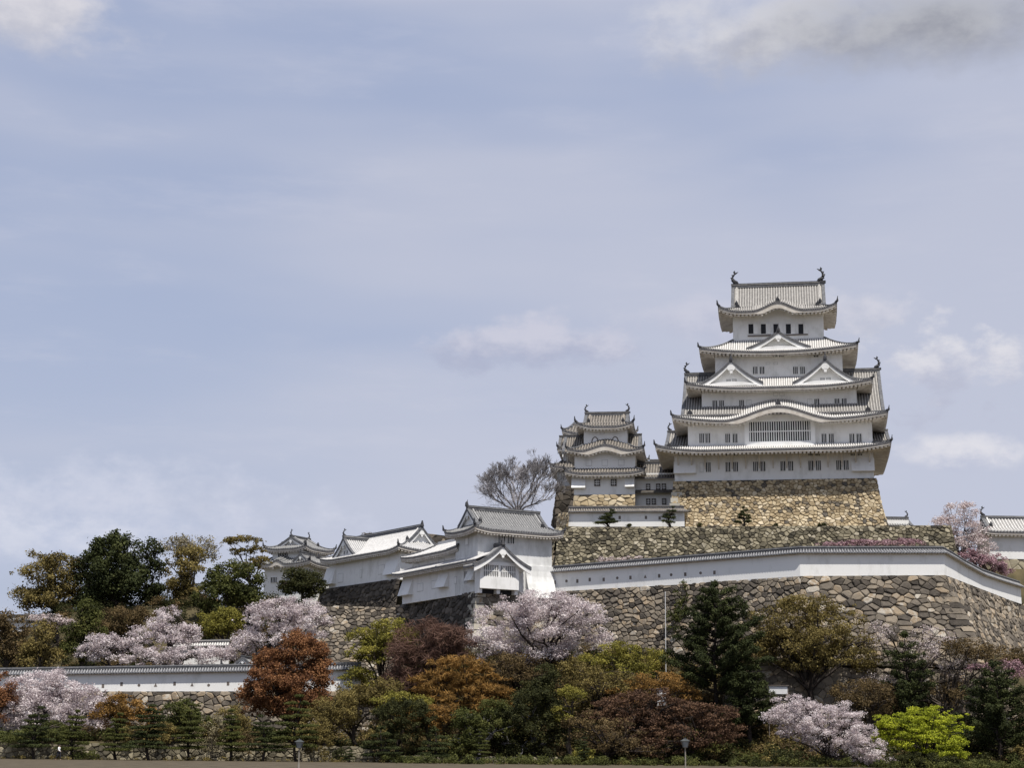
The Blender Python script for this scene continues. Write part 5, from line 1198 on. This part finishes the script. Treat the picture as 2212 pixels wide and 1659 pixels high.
tree('broadleaf_tree', 'yellow-green low tree left of the rounded dark bush', 'yellow_olive', 206, [(855, 1520, 44, 22), (900, 1530, 38, 26)], 860, rc=.6, leaf=.11, dens=.7, seed=35, flat=.5)
tree('cherry_tree', 'widest pale pink cherry against the rampart in the centre', 'cherry', 222, [(1170, 1308, 80, 28), (1110, 1340, 86, 32), (1220, 1335, 92, 38), (1060, 1380, 52, 36), (1150, 1380, 100, 34), (1260, 1368, 56, 36), (1075, 1415, 46, 22), (1190, 1418, 64, 26)], 1205, rc=1.0, leaf=.13, dens=.75, n=50, n_side=4, bark='bark_dark', seed=36, r0=.42, flat=.5, cap=70000)
tree('broadleaf_tree', 'dark brown tangle of branches under the widest cherry', 'brown', 219, [(1110, 1452, 72, 34), (1150, 1478, 60, 34), (1060, 1465, 34, 28)], 1110, rc=.9, leaf=.13, dens=.42, n=46, n_side=9, bark='bark_dark', seed=37)
tree('broadleaf_tree', 'yellow-green topped tree right of the widest cherry', 'yellow_olive', 217, [(1340, 1410, 50, 20), (1300, 1430, 46, 18), (1390, 1425, 50, 22), (1350, 1450, 66, 22)], 1340, rc=.7, leaf=.12, dens=.6, flat=.5, n=34, n_side=5, seed=38)
tree('broadleaf_tree', 'thin olive-brown tree below the yellow-green topped one', 'olive', 214, [(1290, 1478, 66, 34), (1360, 1490, 60, 30), (1240, 1455, 36, 26), (1255, 1510, 50, 26)], 1300, rc=.8, leaf=.12, dens=.4, n=46, n_side=9, seed=39)
tree('evergreen_tree', 'dark green upright tree in the lower centre', 'evergreen', 205, [(1175, 1475, 34, 36), (1160, 1520, 54, 40), (1130, 1570, 74, 48), (1190, 1590, 50, 46), (1100, 1615, 50, 30)], 1165, rc=.8, leaf=.12, dens=1.0, n=28, seed=40, bark='bark_grey', cap=50000, tsp=.4)
tree('evergreen_tree', 'mid-green bushy tree left of the dark upright one', 'green', 203, [(1040, 1580, 52, 36), (1010, 1560, 34, 24), (1075, 1545, 40, 30), (1000, 1610, 36, 26)], 1035, rc=.7, leaf=.11, dens=.85, seed=41, bark='bark_grey')
tree('shrub', 'yellow-green sprig bush between the dark upright tree and the maples', 'yellow_olive', 203, [(1235, 1500, 26, 16), (1215, 1545, 24, 18)], 1230, rc=.5, leaf=.1, dens=.7, seed=42, cat='shrub', shrub=True)
tree('maple_tree', 'reddish-brown maple left of the tall dark pine', 'bronze', 207, [(1400, 1515, 76, 24), (1330, 1540, 66, 28), (1450, 1545, 82, 30), (1380, 1575, 92, 30)], 1390, rc=.85, leaf=.13, dens=.62, flat=.42, n=46, n_side=7, bark='bark_dark', seed=43, cap=50000)
tree('maple_tree', 'brown-orange spreading maple with tiers behind the lamp', 'bronze', 204, [(1520, 1545, 66, 24), (1490, 1585, 90, 28), (1560, 1590, 50, 30), (1430, 1610, 70, 26)], 1500, rc=.85, leaf=.13, dens=.6, flat=.38, n=46, n_side=7, bark='bark_dark', seed=44, cap=50000)
tree('maple_tree', 'dark brown bare maple in the lower centre right', 'brown', 202, [(1320, 1590, 66, 34), (1270, 1570, 46, 30), (1350, 1620, 60, 24)], 1310, rc=.8, leaf=.12, dens=.42, flat=.5, n=44, n_side=8, bark='bark_dark', seed=45)
# --- right
def tall_pine(label, px, Y, ptop, pbot, wpx, mat='pine', seed=1, tiers=11, dens=.95, cap=60000, lop=0):
    rg = random.Random(seed); zt = ZZ(ptop, Y, px); x = XX(px, Y, 1450); z = hgt(x, Y); base = (x, Y, z); zb = ZZ(pbot, Y, px); R0 = wpx * Y / FPX
    t = empty('pine_tree', base, 0, label, 'pine tree'); mb = MB(lambda a, b, c: (a - x, b - Y, c - z)); cl = []
    tr = [Vector((x + .12 * math.sin(k * 1.3), Y, z - .3 + (zt - z) * k / 8)) for k in range(9)]; mb.tube(tr, [.34 - .036 * k for k in range(9)], 7)
    for k in range(tiers):
        u = k / (tiers - 1); zc = zb + (zt - zb) * u; rad = R0 * (1 - u) ** .6 * (.85 + .3 * rg.random()) + .25; nb = 4 if rad < 1.5 else 7
        if u < .12: rad *= .75
        for q in range(nb):
            a = 2 * PI * (q + rg.random() * .8) / nb; L = rad * rg.uniform(.6, 1.12) * (1 + lop * math.cos(a)); d = Vector((math.cos(a), math.sin(a) * .9, 0)); s = Vector((x, Y, zc - .25 * L)); e = s + d * L + Vector((0, 0, .32 * L + .15))
            mb.tube([s, s.lerp(e, .5) - Vector((0, 0, .08 * L)), e], [.09, .06, .025], 4, cap=False)
            m = max(2, int(L / .55)); tt = rg.uniform(.3, .62)
            for w in range(m):
                v = .3 + .75 * (w + 1) / m; c = s.lerp(e, v) + Vector((rg.uniform(-.3, .3), rg.uniform(-.3, .3), rg.uniform(-.15, .25))); r = rg.uniform(.4, .68) * (.75 + .3 * min(1, L / 2))
                cl.append((c.x, c.y, c.z, r, r, r * .72, tt))
    cl.append((x, Y, zt, .3, .3, .7, .5)); mb.build('trunk', M['bark_dark'], t, smooth=True)
    foliage('crown', mat, t, base, cl, .12, dens, 1.6, .6, cap, .32); return t
tall_pine('tall dark conical pine in front of the rampart', 1545, 214, 1266, 1475, 118, seed=5, tiers=13, cap=80000, lop=.1)
tall_pine('slim young pine with visible trunk between the olive tree and the right pines', 1958, 213, 1375, 1530, 62, seed=9, tiers=8, dens=.6, cap=26000)
tall_pine('broad dark pine in the lower right corner', 2150, 206, 1440, 1600, 104, seed=12, tiers=9, dens=.8, cap=55000)
tall_pine('dark pine behind the front cherry at lower right', 1615, 211, 1430, 1560, 66, seed=17, tiers=8, dens=.85, cap=30000)
tree('broadleaf_tree', 'wide olive tree with dark forking limbs on the rampart slope', 'olive', 216, [(1745, 1315, 62, 28), (1690, 1345, 62, 34), (1800, 1345, 66, 34), (1730, 1385, 100, 30), (1840, 1400, 62, 36), (1680, 1410, 54, 34), (1770, 1430, 90, 26), (1880, 1440, 30, 22)], 1745, rc=1.0, leaf=.13, dens=.56, n=60, n_side=6, bark='bark_dark', seed=51, r0=.42, flat=.6, cap=75000)
tree('plum_tree', 'thin grey-pink half-bare tree below the rampart corner', 'cherry_warm', 215, [(1900, 1370, 36, 26), (2010, 1385, 46, 30), (1985, 1415, 40, 26), (2065, 1450, 34, 26), (1905, 1480, 44, 26)], 1985, rc=.8, leaf=.1, dens=.18, n=50, n_side=9, bark='bark', seed=52)
tree('broadleaf_tree', 'twiggy brown bushes on the slope beneath the rampart corner', 'brown', 214.5, [(2080, 1400, 50, 18), (2040, 1500, 50, 30), (2130, 1420, 50, 18), (1900, 1520, 60, 24)], 2070, rc=.8, leaf=.12, dens=.4, n=40, n_side=8, seed=53)
tree('plum_tree', 'magenta twigs at the right edge above the dark pine', 'magenta', 213, [(2180, 1440, 28, 12), (2120, 1445, 30, 10), (2200, 1455, 20, 14)], 2165, rc=.6, leaf=.11, dens=.5, n=18, seed=54)
tree('cherry_tree', 'bright pink cherry with upswept branches at the lower right', 'cherry', 196, [(1715, 1528, 44, 24), (1690, 1550, 38, 20), (1760, 1555, 66, 30), (1825, 1545, 36, 24), (1800, 1590, 80, 32), (1735, 1585, 50, 24), (1850, 1620, 56, 26), (1890, 1645, 40, 14)], 1790, rc=.62, leaf=.095, dens=.85, n=60, n_side=5, bark='bark_dark', seed=55, flat=.55, cap=65000, r0=.22, upb=.5)
tree('maple_tree', 'bright lime-green maple at the lower right', 'lime', 198, [(2010, 1545, 60, 16), (1940, 1560, 52, 18), (1975, 1580, 80, 18), (2045, 1575, 44, 18), (1990, 1605, 84, 18), (2050, 1605, 36, 16), (1930, 1595, 44, 16), (2020, 1630, 70, 14), (1970, 1645, 40, 10)], 2000, rc=.6, leaf=.1, dens=.8, flat=.36, n=46, n_side=4, bark='bark_dark', seed=56, cap=60000, tsp=.4)
tree('cherry_tree', 'pale pink cherry behind the end of the white wall by the storehouse', 'cherry_warm', 257, [(2075, 1105, 36, 18), (2060, 1130, 40, 20), (2040, 1155, 46, 18), (2100, 1150, 44, 22), (2085, 1180, 60, 18), (2020, 1165, 30, 12), (2110, 1200, 40, 16)], 2085, rc=.85, leaf=.14, dens=.6, n=40, n_side=5, bark='bark_grey', seed=57, flat=.5)
tree('plum_tree', 'magenta plum bush right under the pale cherry by the storehouse', 'magenta', 252, [(2140, 1215, 38, 18), (2100, 1205, 26, 16), (2160, 1232, 24, 12)], 2140, rc=.6, leaf=.12, dens=.8, seed=58)
tree('plum_tree', 'strip of magenta blossom above the coping near the wall corner', 'magenta', 246, [(1870, 1176, 46, 8), (1800, 1178, 30, 6), (1950, 1174, 40, 8)], 1880, rc=.55, leaf=.12, dens=.6, seed=59, flat=.5)
tree('plum_tree', 'faint pink blossom above the coping left of the wall bend', 'cherry_warm', 246, [(1315, 1212, 36, 8), (1370, 1208, 26, 6)], 1330, rc=.5, leaf=.12, dens=.5, seed=60, flat=.5)
# terrace pines
TP = 'small trained pines on the terrace'
def tpine(px, pb, Y, H, w, label, seed):
    t = cloud_pine(seed, H, w, 'pine', label, px, Y, 1.0, TP, 5); t.location.z = ZZ(pb, Y, px); return t
tpine(1318, 1137, 254, 2.5, 1.5, 'small trained pine in front of the short terrace wall, left one', 31)
tpine(1455, 1138, 254, 3.0, 1.2, 'small trained pine at the right end of the short terrace wall', 32)
tpine(1617, 1138, 254, 3.0, 1.3, 'small trained pine against the golden keep base', 33)
SB = 'tufts of bush along the terrace edge'
for px, r, lb in ((1360, 6, 'dark tuft below the short terrace wall'), (1510, 7, 'dark tuft just right of the short terrace wall'), (1775, 8, 'dark tuft at the foot of the golden base, right of centre'), (1675, 6, 'dark tuft at the foot of the golden base, near the trained pine')):
    tree('shrub', lb, 'evergreen', 252.5, [(px, 1136, r, r * .7)], px, rc=.35, leaf=.09, dens=1, seed=px, n=3, n_side=0, r0=.04, cat='shrub', shrub=True, group=SB, cap=1500)
# climbers on the rampart
mv = []
rg = random.Random(5)
for (px, py, rx, ry) in ((1497, 1262, 22, 12), (1525, 1270, 26, 9), (1475, 1300, 14, 22), (1455, 1340, 12, 18), (1500, 1310, 30, 20), (1600, 1262, 10, 6)):
    for k in range(9):
        u = rg.uniform(-1, 1); v = rg.uniform(-1, 1); q = P(px + u * rx, py + v * ry, 226.3); 
        yy = 228.6 - .22 * (K3 - q.z) ; q = P(px + u * rx, py + v * ry, yy); mv.append((q.x, q.y, q.z, .55, .3, .45, rg.uniform(.3, .6)))
tag(foliage('climbing_plant', 'green', None, (0, 0, 0), mv, .13, .8), 'dark ivy hanging over the rampart stones left of the tall pine', 'ivy', kind='stuff')
cover('undergrowth', 'dark shrubbery and shade plants under the trees on the right-hand slope', 'evergreen', [(-20, 80, 203, 214, 320), (-22, 27, 214, 231, 200), (27, 80, 213, 216.5, 40)], 5)
cover('undergrowth', 'lighter olive shrubbery between the trees of the right-hand slope', 'olive', [(-20, 80, 205, 215, 300), (-22, 27, 214, 231, 220)], 8)
cover('ground_cover', 'low tufts of dry grass and clipped plants along the near edge of the garden', 'olive', [(-62, 70, 196, 202, 150)], 9, leaf=.08, dens=.5, qs=.3)
cover('undergrowth', 'brown twiggy undergrowth on the slope beneath the rampart', 'brown', [(-20, 80, 204, 216, 260), (-20, 27, 215, 232, 240), (27, 78, 218, 224, 110), (-58, -20, 205.5, 223, 130)], 6)
cover('undergrowth', 'olive green low plants in front of the left stone base', 'green', [(-75, -18, 206, 224, 160), (-15, 60, 204, 212, 120)], 7)

cover('undergrowth', 'low green and olive bushes along the bottom edge right of the garden pines', 'green', [(-14, 62, 188, 198, 170)], 12, leaf=.1, dens=.8, qs=.55)
# --- bare tree beside the small keep
def bare(px, py, Y, H, label):
    rg = random.Random(77); b = P(px, py, Y); t = empty('bare_tree', b, 0, label, 'tree'); mb = MB()
    def grow(p, d, L, r, n):
        e = p + d * L; m = p.lerp(e, .5) + Vector((rg.uniform(-.08, .08), rg.uniform(-.08, .08), rg.uniform(0, .08))) * L
        mb.tube([p, m, e], [r, r * .85, r * .68], 5 if r > .08 else 3, cap=False)
        if n == 0: return
        for k in range(3 if n > 5 else 2 if n > 3 else 3):
            ax = Vector((rg.gauss(0, 1), rg.gauss(0, 1), rg.gauss(.15, .5))).normalized(); nd = (d + ax * rg.uniform(.4, .7)).normalized()
            nd = (nd + Vector((0, 0, .12))).normalized(); grow(m.lerp(e, rg.uniform(.2, 1)), nd, L * rg.uniform(.66, .86), max(.022, r * .62), n - 1)
    grow(Vector((0, 0, -1)), Vector((-.08, 0, 1)), H * .22, .5, 1 - 1)
    for k in range(7):
        a = R(155 - 130 * k / 6); grow(Vector((0, 0, H * .16)), Vector((math.cos(a), rg.uniform(-.3, .3), abs(math.sin(a)) + .12)).normalized(), H * rg.uniform(.2, .29), .2, 7)
    mb.build('trunk', M['bark_grey'], t); return t
bare(1118, 1135, 284, 13.0, 'leafless grey tree with fine twigs left of the small keep')
M['twig'] = mat_tint('fine_twigs', [(0.0, (0.24, 0.22, 0.23)), (0.5, (0.36, 0.34, 0.35)), (1.0, (0.48, 0.46, 0.47))])
_bt = bpy.data.objects['bare_tree']; _cl, _ = lobe_clumps([(1105, 1052, 66, 40), (1060, 1068, 34, 26), (1150, 1070, 34, 34), (1115, 1085, 62, 24)], 284, 1.0, .9, random.Random(4), .7, inner=.5)
foliage('crown', 'twig', _bt, _bt.location, _cl, .17, .12, 7, .6, 16000)
tree('shrub', 'thin tuft of twigs on top of the stone outcrop', 'brown', 291.5, [(800, 1158, 20, 7)], 800, rc=.5, leaf=.12, dens=.4, seed=70, cat='shrub', shrub=True, zb=ZZ(1166, 291.5, 800))

# ================================================================ SMALL THINGS
def lamp(px, pyt, Y, label):
    b = P(px, pyt, Y); z0 = 0; H = b.z; t = empty('street_lamp', (b.x, Y, z0), 0, label, 'street lamp', 'garden lamps')
    mb = MB(); mb.tube([(0, 0, -.1), (0, 0, .5)], [.09, .08], 8); mb.tube([(0, 0, .5), (0, 0, H - .62)], .05, 8); mb.tube([(0, 0, H - .66), (0, 0, H - .6)], [.07, .2], 8); mb.build('pole', M['pole'], t)
    mb = MB(); w0, w1 = .17, .27
    mb.hexa([(-w0, -w0, H - .6), (w0, -w0, H - .6), (w0, w0, H - .6), (-w0, w0, H - .6)], [(-w1, -w1, H - .14), (w1, -w1, H - .14), (w1, w1, H - .14), (-w1, w1, H - .14)]); mb.build('lantern', M['glass'], t)
    mb = MB()
    mb.hexa([(-.36, -.36, H - .14), (.36, -.36, H - .14), (.36, .36, H - .14), (-.36, .36, H - .14)], [(-.1, -.1, H + .04), (.1, -.1, H + .04), (.1, .1, H + .04), (-.1, .1, H + .04)])
    for sx_ in (-1, 1):
        for sy_ in (-1, 1): mb.tube([(sx_ * w0, sy_ * w0, H - .6), (sx_ * w1, sy_ * w1, H - .14)], .025, 4)
    mb.tube([(0, 0, H + .04), (0, 0, H + .16)], [.05, .01], 6); mb.build('lamp_cap', M['metal'], t); return t
M['pole'] = mat_noise('painted_pole', (0.22, 0.2, 0.17), (0.32, 0.29, 0.25), 3); M['metal'] = mat_noise('dark_metal', (0.03, 0.035, 0.035), (0.07, 0.075, 0.075), 3, .5)
M['glass'] = mat_noise('frosted_glass', (0.18, 0.2, 0.21), (0.28, 0.3, 0.31), 3, .3)
M['cloth_white'] = mat_noise('white_cloth', (0.7, 0.7, 0.72), (0.8, 0.8, 0.8), 6); M['cloth_dark'] = mat_noise('dark_cloth', (0.02, 0.02, 0.03), (0.04, 0.04, 0.05), 6)
M['skin'] = mat_noise('skin', (0.5, 0.32, 0.23), (0.56, 0.37, 0.27), 6); M['hair'] = mat_noise('hair', (0.012, 0.01, 0.01), (0.03, 0.02, 0.02), 6)
M['signwhite'] = mat_noise('sign_board', (0.6, 0.6, 0.6), (0.72, 0.72, 0.72), 2)
lamp(1480, 1598, 132, 'square lantern on a pole in front of the brown maples'); lamp(647, 1600, 136, 'square lantern on a pole among the garden pines')
# slim white mast in front of the rampart
b0, b1 = P(1438, 1405, 222), P(1437, 1281, 222); t = empty('mast', (b0.x, 222, hgt(b0.x, 222)), 0, 'slim white mast standing in front of the rampart', 'pole'); mb = MB()
mb.tube([(0, 0, 0), (b1.x - b0.x, 0, b1.z - hgt(b0.x, 222))], [.06, .045], 8); mb.tube([(b1.x - b0.x, 0, b1.z - hgt(b0.x, 222)), (b1.x - b0.x, 0, b1.z - hgt(b0.x, 222) + .12)], [.08, .03], 8); mb.build('pole', M['signwhite'], t)
# notice boards
def board(px, py, w, h, Y, label):
    c = P(px, py, Y); zg = hgt(c.x, Y); t = empty('notice_board', (c.x, Y, zg), 0, label, 'notice board'); zc = c.z - zg
    mb = MB(); mb.box(-w / 2, w / 2, -.04, .04, zc - h / 2, zc + h / 2); mb.build('panel', M['signwhite'], t)
    mb = MB()
    for s in (-1, 1): mb.box(s * w / 2 - .05, s * w / 2 + .05, -.06, .06, -.1, zc + h / 2 + .1)
    mb.box(-w / 2 - .15, w / 2 + .15, -.2, .2, zc + h / 2 + .1, zc + h / 2 + .18); mb.build('frame', M['winframe'], t)
board(1429, 1508, 1.1, 1.9, 209, 'tall white notice board among the brown maples'); board(1681, 1492, 2.4, .9, 212, 'wide white notice board behind the front cherry')
# people
def person(px, py_feet, Y, label, top, seed=0, hat=False):
    b = P(px, py_feet, Y); z = hgt(b.x, Y); t = empty('person', (b.x, Y, z), R(75), label, 'person')
    J = [((0, 0, .93), .15), ((0, .01, 1.08), .13), ((0, .0, 1.28), .155), ((0, 0, 1.42), .10), ((0, -.02, 1.49), .05), ((0, -.03, 1.56), .075), ((0, -.04, 1.65), .10), ((0, -.03, 1.73), .07),
         ((.09, 0, .9), .1), ((.1, -.16, .5), .065), ((.1, -.12, .09), .045), ((.1, -.27, .04), .035),
         ((-.09, 0, .9), .1), ((-.1, .08, .5), .065), ((-.1, .34, .16), .045), ((-.1, .26, .04), .035),
         ((.19, 0, 1.4), .06), ((.25, .12, 1.14), .045), ((.24, .02, .92), .034), ((.24, -.04, .84), .03),
         ((-.19, 0, 1.4), .06), ((-.25, -.1, 1.14), .045), ((-.22, -.3, 1.0), .034), ((-.21, -.37, .97), .03)]
    E = [(0, 1), (1, 2), (2, 3), (3, 4), (4, 5), (5, 6), (6, 7), (0, 8), (8, 9), (9, 10), (10, 11), (0, 12), (12, 13), (13, 14), (14, 15), (3, 16), (16, 17), (17, 18), (18, 19), (3, 20), (20, 21), (21, 22), (22, 23)]
    def skin(name, ids, edges, mat, infl=0.0, parent=t):
        me = bpy.data.meshes.new(name); me.from_pydata([J[i][0] for i in ids], [(ids.index(a), ids.index(b)) for a, b in edges], []); o = bpy.data.objects.new(name, me); C.objects.link(o)
        md = o.modifiers.new('skin', 'SKIN'); md.use_smooth_shade = True; sv = me.skin_vertices[0].data
        for k, i in enumerate(ids): r = J[i][1] + infl; sv[k].radius = (r, r * .85)
        sv[0].use_root = True; o.modifiers.new('sub', 'SUBSURF').levels = 2; o.modifiers['sub'].render_levels = 2; me.materials.append(M[mat]); o.parent = parent; return o
    skin('body', list(range(24)), E, 'skin')
    skin('jacket', [1, 2, 3, 16, 17, 18, 20, 21, 22], [(1, 2), (2, 3), (3, 16), (16, 17), (17, 18), (3, 20), (20, 21), (21, 22)], top, .018)
    skin('trousers', [0, 8, 9, 10, 12, 13, 14], [(0, 8), (8, 9), (9, 10), (0, 12), (12, 13), (13, 14)], 'cloth_dark', .02)
    mb = MB(); rows = []
    for k in range(6):
        a = PI / 2 * k / 5; rows.append([mb.vert((.115 * math.cos(a) * math.cos(2 * PI * j / 10), .0 + .125 * math.cos(a) * math.sin(2 * PI * j / 10), 1.66 + .12 * math.sin(a))) for j in range(10)])
    for k in range(5):
        for j in range(10): mb.face((rows[k][j], rows[k][(j + 1) % 10], rows[k + 1][(j + 1) % 10], rows[k + 1][j]))
    mb.build('hair', M['hair'], t, smooth=True); return t
person(126, 1650, 197, 'walking person in a white jacket and dark trousers between two garden pines', 'cloth_white')
